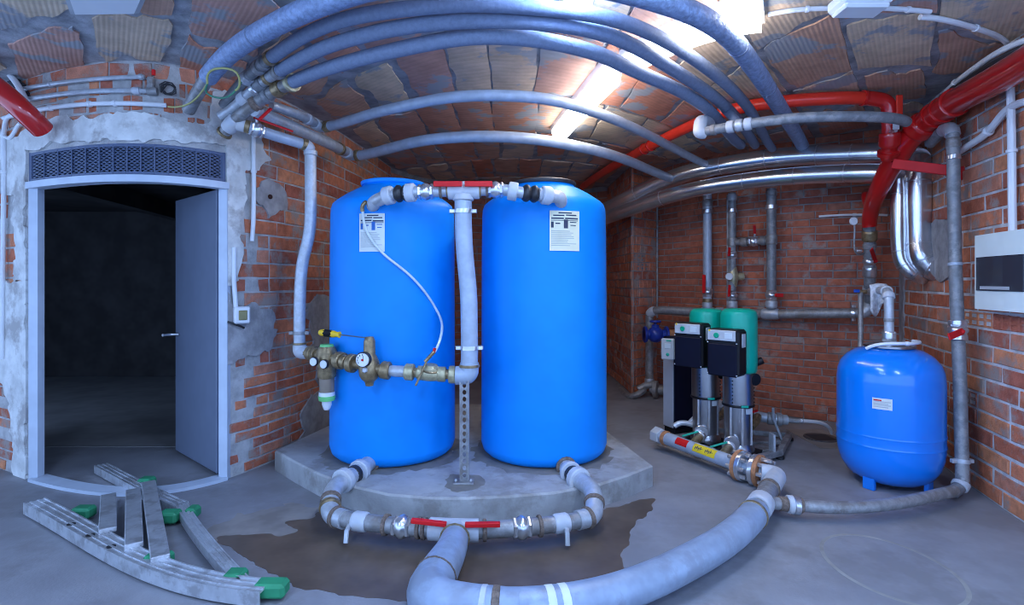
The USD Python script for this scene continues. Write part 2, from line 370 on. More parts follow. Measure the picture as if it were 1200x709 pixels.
# ---- wall_left (door wall running away to the right)
T = Thing('wall_left', kind='structure')
T.add('mortar_bed', cat(WL.slab(0, DL, 0, CEIL, .05), WL.slab(DR, WL.L, 0, CEIL, .05), WL.slab(DL, DR, DTOP, CEIL, .05)), mortar_m)
def wl(pts): return [WL.pix(x, y) for x, y in pts]
plasters = [ragged(wl([(-40, 150), (20, 160), (40, 150), (70, 141), (105, 138), (140, 135), (175, 134), (205, 141), (232, 148), (245, 139), (250, 112), (262, 106), (285, 118), (300, 140), (306, 172), (318, 190), (300, 196), (283, 200), (287, 230), (278, 262), (283, 300), (276, 330), (262, 332), (262, 168), (230, 168), (150, 165), (60, 171), (34, 178), (34, 330), (20, 330), (18, 230), (-40, 225)]), .03, seed=3),
            ragged(wl([(262, 345), (272, 352), (300, 352), (318, 362), (322, 385), (318, 408), (300, 418), (276, 416), (260, 430), (254, 470), (256, 505), (249, 530), (247, 545), (246, 568), (240, 573), (246, 420)]), .04, seed=5),
            ragged(wl([(300, 214), (312, 208), (324, 213), (333, 228), (335, 243), (325, 247), (316, 258), (306, 246), (299, 232)]), .025, seed=8),
            ragged(wl([(352, 352), (372, 342), (392, 350), (400, 420), (396, 500), (372, 505), (352, 520), (356, 470), (372, 455), (364, 400)]), .05, seed=11),
            ragged(wl([(-60, 330), (20, 330), (34, 330), (34, 565), (20, 570), (14, 470)]), .03, seed=13)]
doorbox = sbox(DL, -1, DR, DTOP)
plasters = [p.difference(doorbox.buffer(.001)) for p in plasters]
def skip_left(a, b, z, zt):
    q = sbox(a, z, b, zt)
    if q.intersects(doorbox): return True
    return any(p.contains(q) for p in plasters)
n1 = lay(T, WL, .01, .83, .082, .30, .012, brick_m, skip=skip_left, seed=2, limit=90)
lay(T, WL, .835, 3.05, .117, .31, .014, brick_m, skip=skip_left, seed=3, limit=300 - n1)
for i, p in enumerate(plasters):
    T.add('plaster', WL.patch(p, .02), cement_m if i in (1, 2, 3) else plaster_m, smooth=False)
T.add('screw_anchor', put(drum(.018, .03), WL.pos(np.array(WL.pix(315, 231)[0]), WL.pix(315, 231)[1], .015), (.4, -1, 0)), hole_m)
T.done()

# ---- far wall behind the tanks, pier, back wall, right wall
T = Thing('wall_far', kind='structure')
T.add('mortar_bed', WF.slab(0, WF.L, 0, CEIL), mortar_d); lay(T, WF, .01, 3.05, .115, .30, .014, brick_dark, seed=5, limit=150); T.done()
T = Thing('wall_pier', kind='structure')
T.add('mortar_bed', cat(WP1.slab(0, WP1.L, 0, CEIL, .02), WP2.slab(0, WP2.L, 0, CEIL, .02)), mortar_d)
lay(T, WP1, .01, 3.05, .117, .29, .014, brick_m[:5], seed=6, limit=180, hollow=.05); lay(T, WP2, .01, 3.05, .117, .20, .014, brick_m[:5], seed=7, limit=110, hollow=.3); T.done()
T = Thing('wall_back', kind='structure')
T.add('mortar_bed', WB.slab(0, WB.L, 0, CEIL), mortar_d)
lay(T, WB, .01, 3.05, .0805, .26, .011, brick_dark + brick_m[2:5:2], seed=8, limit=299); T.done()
T = Thing('wall_right', kind='structure')
T.add('mortar_bed', WR.slab(0, WR.L, 0, CEIL), M('mortar_pale', (.55, .55, .57), .95, var=.2, scale=9, bump=.6, bscale=50, spec=.1))
def wr(pts): return [WR.pix(x, y) for x, y in pts]
rplast = [ragged(wr([(1086, 272), (1098, 258), (1114, 256), (1117, 290), (1116, 322), (1104, 330), (1092, 322), (1090, 300)]), .02, seed=21),
          ragged(wr([(1056, 320), (1062, 322), (1061, 400), (1060, 480), (1056, 480)]), .012, seed=22)]
lay(T, WR, .01, 3.05, .117, .285, .018, brick_m, seed=9, limit=290, hollow=.07, skip=lambda a, b, z, zt: any(p.contains(sbox(a, z, b, zt)) for p in rplast))
for p in rplast: T.add('plaster', WR.patch(p, .02), cement_m, smooth=False)
T.done()

# ---- floor
T = Thing('floor', kind='structure')
fl = trimesh.creation.box((13, 13.5, .1)); fl.apply_translation((0, 3.75, -.05)); T.add('concrete_slab', fl, floor_m)
def flat(poly, z, h):
    ms = []
    for g in getattr(poly, 'geoms', [poly]):
        m = trimesh.creation.extrude_polygon(g, h, engine='earcut'); m.apply_translation((0, 0, z)); ms.append(m)
    return cat(*ms)
def fpoly(pts, amp=.05, seed=1): return ragged([tuple(H(x, y, 0)[:2]) for x, y in pts], amp, .03, seed)
ringc = H(1042, 664, 0)
ring_ = affinity.scale(__import__('shapely').Point(ringc[0], ringc[1]).buffer(.30, 40), 1, 1.25); ring_ = ring_.difference(ring_.buffer(-.02))
T.add('ring_mark', flat(ring_, 0, .0006), M('faint_ring', (.27, .265, .25), .6, var=.2, scale=6), smooth=False)
wet = fpoly([(366, 592), (385, 605), (395, 612), (440, 618), (545, 616), (640, 608), (700, 600), (768, 582), (762, 598), (741, 620), (736, 636), (727, 648), (728, 676), (690, 684), (600, 696), (500, 706), (420, 700), (360, 690), (312, 668), (268, 640), (250, 630), (290, 626), (330, 628), (352, 622), (330, 612), (372, 606)], .022, 31).buffer(.03).buffer(-.05).buffer(.02)
T.add('wet_patch', flat(wet, .0, .0016), wet_m, smooth=False, label='dark brown wet patch on the concrete floor')
dampp = fpoly([(240, 622), (262, 612), (300, 600), (345, 592), (380, 598), (360, 640), (300, 650), (262, 640)], .06, 33)
T.add('damp_patch', flat(dampp.difference(wet), .0, .0008), damp_m, smooth=False)
T.done()

# ---- ceiling of clay vault tiles, in the room's plan, bedded in mortar
T = Thing('ceiling', kind='structure')
cs = trimesh.creation.box((13, 13.5, .12)); cs.apply_translation((0, 3.75, CEIL + .06)); T.add('mortar_bed', cs, ceil_m)
tiles = []; tr = random.Random(5)
for k in range(-6, 5):
    ya = 2.10 + .56 * k; t = -2.42 + (.15 if k % 2 else 0)
    while t < 3.6:
        w = tr.choice([.29, .33, .36, .42]); g = tr.choice([.010, .014, .05, .02]); gy = tr.choice([.018, .03, .05])
        tiles.append((t + g / 2, t + w - g / 2, ya + gy / 2, ya + .56 - gy / 2, tr.randrange(6))); t += w
def rwall(th):
    px = 600 + 300 * th
    for W in (WL, WF, WP1, WP2, WB, WR):
        if W.px[0] <= px <= W.px[-1]: return float(np.interp(px, W.px, W.Y)) / KD
    return 1.6
for i, (x0, x1, y0, y1, m) in enumerate(tiles):
    cx, cy = (x0 + x1) / 2, (y0 + y1) / 2; th = math.atan2(cx, cy); r = math.hypot(cx, cy)
    if abs(th) > 2.2 or r < 1.0 or r > rwall(th) - .02 or (cy < 0 and abs(cx) < .8): continue
    if cx < -.75 or cx > 2.0: x0, x1, y0, y1 = x0 + .02, x1 - .02, y0 + .03, y1 - .03
    amp = .11 if cx < -.75 or cx > 1.7 else .055
    nx, ny = 9, 13; a, b = np.meshgrid(np.linspace(0, 1, nx), np.linspace(0, 1, ny), indexing='ij')
    edge = (a == 0) | (a == 1) | (b == 0) | (b == 1)
    X, Yt = x0 + a * (x1 - x0), y0 + b * (y1 - y0)
    q = np.stack([X * 9, Yt * 9, np.full(X.shape, float(i % 7))], -1)
    X = X + edge * (meshkit.fbm(q, 3, 2) - .5) * amp; Yt = Yt + edge * (meshkit.fbm(q + 31, 3, 4) - .5) * amp
    if x1 - x0 > .31 and m in (1, 4): X[0, 0] += .04; Yt[-1, -1] -= .06
    Z = CEIL - .010 - .006 * np.sin(np.pi * a)
    top = U(X, Yt, Z).reshape(-1, 3); lo = U(X, Yt, CEIL + .02).reshape(-1, 3)
    id_ = np.arange(nx * ny).reshape(nx, ny); Q = np.stack([id_[:-1, :-1], id_[:-1, 1:], id_[1:, 1:], id_[1:, :-1]], -1).reshape(-1, 4)
    ring = np.concatenate([id_[0, :-1], id_[:-1, -1], id_[-1, :0:-1], id_[:0:-1, 0]]); n = len(ring); nn = nx * ny
    S = np.stack([ring, np.roll(ring, -1), np.roll(ring, -1) + nn, ring + nn], 1); Q = np.vstack([Q, S])
    uv = np.stack([X.ravel(), Yt.ravel()], -1)
    T.add('ceiling_tile', trimesh.Trimesh(np.vstack([top, lo]), np.vstack([Q[:, [0, 1, 2]], Q[:, [0, 2, 3]]]), process=False), tile_m[m], uv=np.vstack([uv, uv]))
T.done()

# ---- room beyond the doorway, its darkness put into the surface colours
T = Thing('wall_store_room', kind='structure')
def wbox(x0, x1, y0, y1, z0, z1):
    m = trimesh.creation.box((x1 - x0, y1 - y0, z1 - z0)); m.apply_translation(((x0 + x1) / 2, (y0 + y1) / 2, (z0 + z1) / 2)); return m
T.add('wall_panel', wbox(-7.4, -2.0, 8.6, 8.75, 0, 2.6), room_shade); T.add('wall_panel', wbox(-7.5, -7.35, 4.6, 8.7, 0, 2.6), room_shade)
T.add('wall_panel', wbox(-2.62, -2.5, 5.6, 8.7, 0, 2.6), room_shade); T.add('soffit', wbox(-7.5, -2.3, 4.45, 8.7, 2.6, 2.7), room_shade)
T.add('beam', bar((-4.3, 4.5, 2.5), (-5.0, 8.5, 2.5), .16, .2), room_shade); T.add('beam', bar((-3.0, 4.6, 2.5), (-3.6, 8.5, 2.5), .16, .2), room_shade)
for k in range(7): T.add('brick', rbox(.05, .3, .1, .006).apply_translation((-2.64, 5.7 + .36 * k, 2.44)), brick_dark[k % 4])
T.add('shaded_floor', wbox(-7.4, -2.0, 4.95, 8.6, .0, .004), M('shaded_floor_tone', (.22, .215, .22), .7, var=.15, scale=3))  # darker floor sheet starting behind the door, shade put into its colour
T.add('shelf_strip', bar((-4.55, 8.5, 1.72), (-3.9, 8.5, 1.70), .05, .04), lgrey); T.add('pipe', tube(spline([(-2.75, 6, 2.2), (-2.75, 6.02, 1.95), (-2.77, 6.2, 1.85), (-2.72, 6.1, 1.5)]), .02), lgrey)
T.done()

# ---- door: frame, transom grille, open leaf
T = Thing('door_1', kind='structure')
def along(px, z, out=0.): return WL.pos(np.array(WL.s_px(px)), z, out)
jl, jr = along(39, 0, -.02), along(265, 0, -.02)
T.add('jamb', wbox(jl[0] - .035, jl[0] + .035, jl[1] - .03, jl[1] + .03, 0, 2.24), frame_m)
T.add('jamb', wbox(jr[0] - .03, jr[0] + .035, jr[1] - .03, jr[1] + .03, 0, 2.24), frame_m)
lint = np.array([along(p, 2.225, -.01) for p in np.linspace(36, 266, 24)])
def ribbon(path, w, h):
    """A flat section w deep and h high swept along a level path."""
    p = np.asarray(path); t = np.gradient(p, axis=0); t /= np.linalg.norm(t, axis=1)[:, None]; s = np.cross(t, [0, 0, 1.]); s /= np.linalg.norm(s, axis=1)[:, None]
    n = len(p); z = np.array([0, 0, h / 2]); v = np.vstack([p + s * w / 2 - z, p + s * w / 2 + z, p - s * w / 2 + z, p - s * w / 2 - z]); f = []
    for i in range(n - 1):
        for a in range(4):
            b = (a + 1) % 4; f += [[a * n + i, a * n + i + 1, b * n + i + 1], [a * n + i, b * n + i + 1, b * n + i]]
    for i in (0, n - 1): f += [[i, n + i, 2 * n + i], [i, 2 * n + i, 3 * n + i]]
    return trimesh.Trimesh(v, f, process=False)
T.add('lintel', ribbon(lint, .09, .05), frame_m)
T.add('threshold', ribbon(np.array([along(p, .012, -.02) for p in np.linspace(40, 264, 20)]), .12, .024), frame_m)
hinge = along(262, 0, -.06); far = np.array([(209 - 600) / F * 4.75, 4.75, 0])
leaf = bar(hinge + [0, 0, 1.12], far + [0, 0, 1.12], .045, 2.16); T.add('door_leaf', leaf, door_m)
hd = hinge + (far - hinge) * .86; T.add('door_handle', tube(spline([hd + [-.03, -.01, 1.05], hd + [-.09, -.03, 1.05], hd + [-.12, -.09, 1.05]]), .011), chrome)
g0, g1 = 36, 262
for p in (g0, g1): T.add('grille_frame', tube(np.array([along(p, z, -.01) for z in (2.25, 2.35, 2.475)]), .02, 6), grille_m)
for z in (2.265, 2.462): T.add('grille_frame', ribbon(np.array([along(p, z, -.01) for p in np.linspace(g0, g1, 24)]), .03, .022), grille_m)
for k in range(15):
    z = 2.278 + k * .0128; o = -.01
    pth = np.array([along(p, z + (.0032 if (j + k) % 2 else -.0032), o) for j, p in enumerate(np.linspace(g0, g1, 70))])
    T.add('grille_strand', ribbon(pth, .012, .0062), grille_m)
for p in np.linspace(g0, g1, 15)[1:-1]: T.add('grille_bar', tube(np.array([along(p, z, .002) for z in (2.26, 2.36, 2.465)]), .005, 6), grille_m)
T.done()
T = Thing('trim_1', kind='structure')       # dark panel above the door wall's left end
sl = Polygon(wl([(-40, 82), (8, 84), (30, 98), (38, 116), (20, 124), (-40, 128)]))
T.add('dark_panel', WL.patch(sl, .03), dark_glass, smooth=False); T.done()

# ================================================================== LAMPS
def lamp(name, a, b, width, label, mat, ends=True):
    """Fluorescent batten on the ceiling from a to b (room plan)."""
    T = Thing(name, label, 'ceiling lamp'); a, b = np.array(a), np.array(b); d = (b - a) / np.linalg.norm(b - a); s = np.array([d[1], -d[0]])
    def sec(w, z0, z1, e0, e1):
        n = 20; t = np.linspace(e0, np.linalg.norm(b - a) - e1, n); v = []
        for q, z in ((-w, z1), (w, z1), (w * .86, z0), (-w * .86, z0)):
            c = a + t[:, None] * d + q * s; v.append(U(c[:, 0], c[:, 1], z))
        v = np.vstack(v); f = []
        for i in range(n - 1):
            for k in range(4):
                j = (k + 1) % 4; f += [[k * n + i, k * n + i + 1, j * n + i + 1], [k * n + i, j * n + i + 1, j * n + i]]
        for i in (0, n - 1): f += [[i, n + i, 2 * n + i], [i, 2 * n + i, 3 * n + i]]
        return trimesh.Trimesh(v, f, process=False)
    T.add('housing', sec(width / 2, 2.99, 3.05, 0, 0), white_p)
    T.add('diffuser', sec(width / 2 * .95, 2.935, 2.991, .02, .02), mat); T.done()
lamp('batten_lamp', (.46, 2.54), (.70, 1.66), .165, 'lit fluorescent batten lamp on the ceiling, lower one of the pair in line', lamp_on)
lamp('batten_lamp', (.745, 1.60), (1.19, .79), .11, 'lit fluorescent batten lamp on the ceiling, upper one beside the pale conduit', lamp_on)
lamp('batten_lamp', (.36, 1.36), (.20, .72), .16, 'lit batten lamp at the top edge, above the grey lagged pipes', lamp_near)
# two unseen battens behind the viewpoint, placed to light the room from there
for x, w_ in ((-1.5, 'left'), (1.7, 'right')):
    T = Thing('batten_lamp', 'unseen lit batten lamp on the ceiling behind the viewpoint, ' + w_ + ' one', 'ceiling lamp')
    T.add('housing', wbox(x - .1, x + .1, -.6, .9, 3.02, 3.055), white_p); T.add('diffuser', wbox(x - .09, x + .09, -.58, .88, 2.985, 3.02), lamp_near); T.done()
T = Thing('panel_lamp', 'unlit white square ceiling luminaire above the doorway wall', 'ceiling lamp')
q = [H(79, -14, 3.0), H(168, -14, 3.0), H(157, 11, 3.0), H(88, 12, 3.0)]
T.add('housing', cat(flat(Polygon([tuple(v[:2]) for v in q]).buffer(.025, join_style=2), 2.99, .055)), lgrey); T.add('diffuser', flat(Polygon([tuple(v[:2]) for v in q]), 2.975, .02), lamp_dim); T.done()
T = Thing('emergency_light', 'white emergency light box on the ceiling between pale conduits', 'emergency light')
c = H(1008, 9, 2.985); T.add('housing', put(rbox(.27, .17, .07, .015), c + [0, .0, .03]), white_p); T.add('diffuser', put(rbox(.24, .14, .03, .01), c + [0, -.0, -.012]), lamp_dim); T.done()

# ================================================================== TANKS AND PLINTH
PZ = .155
pl = [H(x, y, PZ)[:2] for x, y in [(322, 528), (345, 541), (373, 555), (410, 569), (455, 579), (500, 583), (545, 583.5), (600, 581), (650, 577), (700, 568), (735, 557), (765, 545)]]
pl += [np.array([.86, 4.9]), np.array([.80, 5.6]), np.array([.2, 6.0]), np.array([-1.3, 6.0]), np.array([-1.72, 5.1])]
T = Thing('concrete_plinth', 'low concrete plinth with a rounded front under the two blue tanks', 'plinth')
pp = Polygon(pl); top = pp.buffer(-.012)
def loft(p0, z0, p1, z1):
    e0 = np.array(p0.exterior.segmentize(.06).coords)[:-1]; e1 = np.array([p1.exterior.interpolate(p1.exterior.project(__import__('shapely').Point(*q))).coords[0] for q in e0]); n = len(e0); i = np.arange(n); j = (i + 1) % n
    v = np.vstack([np.c_[e0, np.full(n, z0)], np.c_[e1, np.full(n, z1)]]); return trimesh.Trimesh(v, np.vstack([np.stack([i, j, n + j], 1), np.stack([i, n + j, n + i], 1)]), process=False)
vv, ff = trimesh.creation.triangulate_polygon(top, engine='earcut')
T.add('block', cat(loft(pp, 0, pp, PZ - .012), loft(pp, PZ - .012, top, PZ), trimesh.Trimesh(np.c_[np.asarray(vv), np.full(len(vv), PZ)], ff, process=False)), plinth_m)
TANKS = {'l': (np.array([-.945, 4.36]), .488), 'r': (np.array([.252, 4.36]), .497)}
rings = [ragged([tuple(c + r * 1.13 * np.array([math.cos(t), math.sin(t)])) for t in np.linspace(0, 2 * math.pi, 40)[:-1]], .05, .05, 40 + k) for k, (c, r) in enumerate(TANKS.values())]
feet = ragged([tuple(G(543 + 24 * math.cos(t), 3.66 + .16 * math.sin(t), 0)[:2]) for t in np.linspace(0, 2 * math.pi, 20)[:-1]], .03, .03, 44)
T.add('water_stain', flat(rings[0].union(rings[1]).union(feet).intersection(top), PZ, .001), stain_m, smooth=False); T.done()

def tank_front(c, r, px, out=.0):
    """Distance at which the ray of a pixel column meets the tank."""
    k = (px - 600) / F; A = k * k + 1; B = k * c[0] + c[1]; C = c @ c - (r + out) ** 2
    return (B - math.sqrt(max(B * B - A * C, 0))) / A
def tank(which, label):
    c, r = TANKS[which]; T = Thing('storage_tank', label, 'water tank')
    prof = [(0, 0), (r - .09, 0), (r - .045, .012), (r - .015, .04), (r, .09), (r * .998, .5), (r * .996, 1.0), (r * .992, 1.5), (r * .985, 1.86), (r * .975, 1.91), (r * .95, 1.945), (r * .90, 1.968), (r * .75, 2.02), (r * .58, 2.068), (r * .50, 2.085), (r * .49, 2.10), (0, 2.10)]
    T.add('body', put(lathe(prof, 72), (c[0], c[1], PZ)), blue_m, smooth=50)
    T.add('lid', put(lathe([(0, 0), (r * .51, 0), (r * .52, .01), (r * .52, .026), (r * .48, .034), (0, .045)], 48), (c[0], c[1], PZ + 2.10)), rubber if which == 'r' else blue_m, label='black screw lid' if which == 'r' else None)
    return T, c, r
def curved(T, c, r, x0, x1, y0, y1, mat, name, out, under=None):
    """A sheet stuck on the tank between two pixel columns and rows."""
    n = 8; Ym = tank_front(c, r, (x0 + x1) / 2); z1, z0 = (EYE - (y - Y0) / F * Ym for y in (y0, y1))
    v = []
    for x in np.linspace(x0, x1, n):
        for o in (out, 0):
            Yf = tank_front(c, r, x, o); v += [G(x, Yf, z0), G(x, Yf, z1)]
    v = np.array(v); f = []
    for i in range(n - 1):
        a, b = 4 * i, 4 * i + 4; f += [[a, b, b + 1], [a, b + 1, a + 1], [a + 1, b + 1, b + 3], [a + 1, b + 3, a + 3], [a, b + 2, b], [a, a + 2, b + 2]]
    for i in (0, n - 1): a = 4 * i; f += [[a, a + 1, a + 3], [a, a + 3, a + 2]]
    m = trimesh.Trimesh(v, f, process=False); return m if mat is None else T.add(name, m, mat, under)
def sheet(T, c, r, x0, x1, y0, y1, mat, dark, pic):
    s = curved(T, c, r * .9965, x0, x1, y0, y1, mat, 'notice', .004); w, h = x1 - x0, y1 - y0; q = lambda a, b, u, v: curved(T, c, r * .9965, x0 + a * w, x0 + b * w, y0 + u * h, y0 + v * h, None, '', .0055)
    T.add('heading', cat(q(.3, .75, .04, .07), q(.12, .5, .10, .13), q(.55, .9, .10, .13), q(.06, .48, .17, .205), q(.52, .95, .18, .215), q(.05, .95, .235, .25)), dark, s)
    T.add('pictogram', cat(q(.05, .14, .27, .42), q(.48, .62, .22, .44), q(.68, .9, .28, .30), q(.7, .88, .36, .38), q(.2, .36, .30, .33)), pic, s)
    rr = random.Random(3); T.add('printed_lines', cat(*[q(.06, rr.uniform(.6, .95), .50 + .045 * k, .514 + .045 * k) for k in range(9)]), inkg, s)
T, c, r = tank('l', 'tall blue plastic water tank on the plinth, the one behind the brass valves'); sheet(T, c, r, 421, 451, 250, 295, paper, ink, ink_b)
vs = P(427, 241, tank_front(c, r, 427) - .03); T.done()
T, c, r = tank('r', 'tall blue plastic water tank with a black lid, nearer the pumps'); sheet(T, c, r, 644, 679, 247, 294, paper_y, ink, ink); T.done()
cl, rl = TANKS['l']; cr, rr_ = TANKS['r']

# hose and tap on the left tank
T = Thing('sample_hose', 'thin clear hose from a small brass tap across the left blue tank', 'hose')
def onl(px, py, o): return P(px, py, tank_front(cl, rl, px, o))
T.add('brass_tap', cat(tube(spline([onl(428, 238, -.02), onl(427, 238, .035), onl(425, 241, .04), onl(425, 248, .035)]), .014), put(drum(.016, .03), onl(431, 240, .03), (1, -.4, 0))), brass)
T.add('hose', tube(spline([onl(425, 247, .035), onl(427, 262, .015), onl(433, 277, .012), onl(450, 298, .012), onl(475, 318, .012), onl(500, 345, .012), onl(513, 366, .014), P(518, 385, 3.80), P(515, 400, 3.70), P(509, 413, 3.67)]), .009, 10), tube_m); T.done()

# strut post between the tanks
T = Thing('support_post', 'perforated steel channel post standing on the plinth between the tanks', 'post')
zt = EYE - (440 - Y0) / F * 3.66; bx_ = G(543.5, 3.66, 0)
def post_face():
    w, h = .046, zt - PZ; p = sbox(-w / 2, 0, w / 2, h); n = 15
    for k in range(n): p = p.difference(affinity.scale(__import__('shapely').Point(0, .05 + (h - .07) * k / (n - 1)).buffer(.0125, 8), 1, 1.3))
    m = trimesh.creation.extrude_polygon(p, .003, engine='earcut'); m.apply_transform(trimesh.transformations.rotation_matrix(math.pi / 2, [1, 0, 0])); return m
T.add('channel_web', put(post_face(), (bx_[0] + .004, bx_[1], PZ)), zinc_d, smooth=False)
for s in (-1, 1): T.add('channel_flange', wbox(bx_[0] + .004 + s * .027 - .004, bx_[0] + .004 + s * .027 + .004, bx_[1] - .012, bx_[1] + .035, PZ, zt), zinc_d)
T.add('base_plate', put(rbox(.135, .11, .012, .003), (bx_[0], bx_[1], PZ + .006)), zinc_d)
for s in (-1, 1): T.add('bolt', put(hexn(.010, .02), (bx_[0] + s * .05, bx_[1] - .03, PZ + .012)), zinc)
T.done()

def ring_clamp(T, path, px, py, r, mat=chrome, ears=(1, 0, 0)):
    t = path.s_at(px, py); c = path.at(t); d = path.dir(t); e = np.array(ears, float)
    k = T.add('pipe_clamp', tube(np.array([c - d * .014, c, c + d * .014]), r * 1.1, 18), mat)
    for s in (-1, 1): T.add('clamp_ear', put(rbox(.035, .03, .028, .004), c + e * s * (r * 1.1 + .012)), mat, k)
def ball_valve(T, path, px, py, half, r, body=chrome, stem=None, lever=None, mat=red_h, lw=.02, lh=.012, rise=1.9, start=None):
    """Valve body with hexagon ends round the path; lever: end point of the handle (3-D)."""
    t = path.s_at(px, py); c = path.at(t); d = path.dir(t); h = half * c[1] / F
    b = T.add('valve_body', cat(tube(np.array([c - d * h * .6, c - d * h * .3, c, c + d * h * .3, c + d * h * .6]), r * np.array([1, 1.25, 1.35, 1.25, 1]), 18), put(hexn(r * 1.2, h * .45), c - d * h, d), put(hexn(r * 1.2, h * .45), c + d * h * .55, d)), body)
    if lever is not None:
        st = c + np.array(stem) * r * rise
        T.add('valve_stem', tube(np.array([c + np.array(stem) * r, st]), .012, 8), chrome, b)
        lv = np.asarray(lever, float); T.add('valve_handle', cat(bar(st - (lv - st) * .06 if start is None else np.asarray(start, float), lv, lw, lh, .003, up=stem if abs(np.dot(np.array(stem), (lv - st) / np.linalg.norm(lv - st))) < .9 else (0, -1, .3)), *([put(hexn(.016, .02), st, stem)] if start is None else [])), mat, b)
    return c

# ---- upper manifold joining the tank tops
T = Thing('upper_manifold', 'white pipe manifold with red levers joining the tops of both tanks', 'pipework')
YM = 3.70
p = Path(dense(np.array([P(x, y, Y) for x, y, Y in [(440, 236, 3.80), (448, 231, 3.76), (463, 227.5, 3.73), (490, 225, YM), (543, 223, YM), (590, 222.5, YM), (612, 226, 3.70), (640, 229, 3.74), (652, 231, 3.78)]])))
T.pipe(p.p, .040, zinc, 'header_pipe')
e1 = bend([p.p[2], P(438, 236.5, 3.82), P(437, 243, 3.92), P(437, 245, 4.06)], .05); T.pipe(e1, .046, white_f, 'elbow')
e2 = bend([p.p[-3], P(657, 231, 3.82), P(657, 238, 3.90), P(657, 240, 4.05)], .05); T.pipe(e2, .046, white_f, 'elbow')
T.add('rubber_seal', put(drum(.06, .03), P(437, 245, 3.95), (0, 1, -.05)), rubber); T.add('rubber_seal', put(drum(.06, .03), P(657, 240, 3.94), (0, 1, -.05)), rubber)
for x, y in ((455, 229), (485, 225.5), (603, 224), (638, 229)): T.collar(p, x, y, 5.5, .064, white_f, 'union_nut', smooth=30)
def bellows(x0, y0, x1, y1):
    a, b = p.s_at(x0, y0), p.s_at(x1, y1); q = p.sub(a, b, 17); return tube(q, .042 + .018 * np.abs(np.sin(np.linspace(0, 2 * np.pi, 17))), 18)
T.add('rubber_bellows', bellows(461, 228, 478, 226), rubber); T.add('rubber_bellows', bellows(609, 225, 632, 228), rubber)
zl = EYE - (215 - Y0) / F * YM
ball_valve(T, p, 503, 224.5, 9, .044, chrome, (0, 0, 1), P(541.5, 215.5, YM - .09), lw=.016, lh=.036, rise=1.2, start=P(508, 215.5, YM - .07)); ball_valve(T, p, 583, 222.5, 9, .044, chrome, (0, 0, 1), P(544.5, 215.5, YM - .09), lw=.016, lh=.036, rise=1.2, start=P(577, 215.5, YM - .07))
for x in (523, 564): T.collar(p, x, 223, 2, .05, brass, 'brass_ring')
for x in (518, 569): T.collar(p, x, 223, 1.6, .05, hemp, 'sealed_thread')
T.add('tee', tube(p.sub(p.s_at(526, 223), p.s_at(562, 223), 11), .061, 20), white_f)
down = Path(spline([P(543, 226, YM), P(543, 262, YM), P(545, 300, YM), P(549, 345, YM), P(550, 390, YM), P(550, 422, YM), P(549, 431, YM)]))
T.pipe(down.p, .058, pvc, 'down_pipe', 20); T.collar(down, 543, 233, 4, .068, hemp, 'sealed_thread'); T.collar(down, 543, 229, 4, .072, white_f, 'tee_neck')
ring_clamp(T, down, 543, 250, .058); ring_clamp(T, down, 550, 408, .058); T.done()

# ---- brass pressure-reducer line in front of the left tank, with its riser from the ceiling
T = Thing('reducer_line', 'zinc riser and brass filter and pressure reducer line crossing the left tank', 'pipework')
YR = 4.22
ris = Path(spline([P(364, 176, YR), P(364, 205, YR), P(364, 250, YR), P(361.5, 278, YR), P(355, 306, YR), P(352, 335, YR), P(351, 370, YR), P(351, 404, YR)]))
T.pipe(ris.p, .044, zinc, 'riser', 18); T.collar(ris, 351, 402, 2.5, .05, brass, 'brass_ring'); T.collar(ris, 364, 181, 3, .051, zinc, 'elbow_neck'); ring_clamp(T, ris, 351, 390, .044, zinc_d)
T.pipe(bend([P(351, 404, YR), P(351, 413, YR), P(362, 413, 4.16)], .07), .05, white_f, 'elbow')
line = Path(dense(np.array([P(x, y, Y) for x, y, Y in [(354, 413, 4.19), (366, 414, 4.10), (383, 418, 3.96), (404, 424, 3.84), (430, 429, 3.76), (452, 434, 3.73), (480, 436, 3.71), (505, 438, 3.70), (530, 439, 3.70), (540, 438, 3.70)]])))
T.pipe(line.p, .034, brass, 'pipe'); T.collar(line, 466, 435, 14, .039, zinc, 'pipe_nipple')
for x, y, h, r_, m in ((364, 414, 5, .058, brass), (369, 414, 4, .05, brass), (399, 424, 5, .062, brass), (407, 426, 3, .048, brass), (413, 427, 4, .066, brass), (449, 433, 5, .062, brass), (456, 434, 4, .055, brass), (481, 437, 5, .058, brass_l), (488, 437, 3, .05, brass_l), (523, 439, 5, .052, brass_l), (530, 440, 4, .06, brass_l)): T.collar(line, x, y, h, r_, m, 'union_nut', smooth=25)
c = P(383, 417, 3.95); k = lambda pyy: EYE - (pyy - Y0) / F * 3.95
def col(prof, x=c): return put(lathe([(r_, k(y)) for r_, y in prof], 24), (x[0], x[1], 0))
fb = T.add('filter_body', col([(0, 444), (.05, 444), (.064, 441), (.068, 426), (.074, 420), (.07, 412), (.055, 406), (0, 406)]), brass)
T.add('filter_bowl', col([(0, 461), (.052, 461), (.054, 443), (0, 443)]), clear_m, fb); T.add('bowl_label', col([(0, 464.5), (.056, 464.5), (.056, 459), (0, 459)]), white_p, fb)
T.add('bowl_ring', col([(0, 469), (.056, 469), (.06, 466), (.06, 463.5), (0, 463.5)]), green, fb); T.add('drain_nozzle', col([(0, 480), (.02, 480), (.026, 478), (.034, 474), (.036, 468), (0, 468)]), white_p, fb)
T.add('cap', col([(0, 418), (.048, 418), (.052, 416), (.050, 405.5), (.044, 403.5), (0, 403)]), green, fb)
for x, y in ((367, 424), (379, 427)):
    g = P(x, y, 3.845); T.add('small_gauge', put(drum(.033, .022), g, (.35, 1, 0)), rubber, fb); T.add('gauge_face', put(drum(.028, .004), g - [.001, .004, 0], (.35, 1, 0)), white_p, fb)
c = P(433, 428, 3.76)
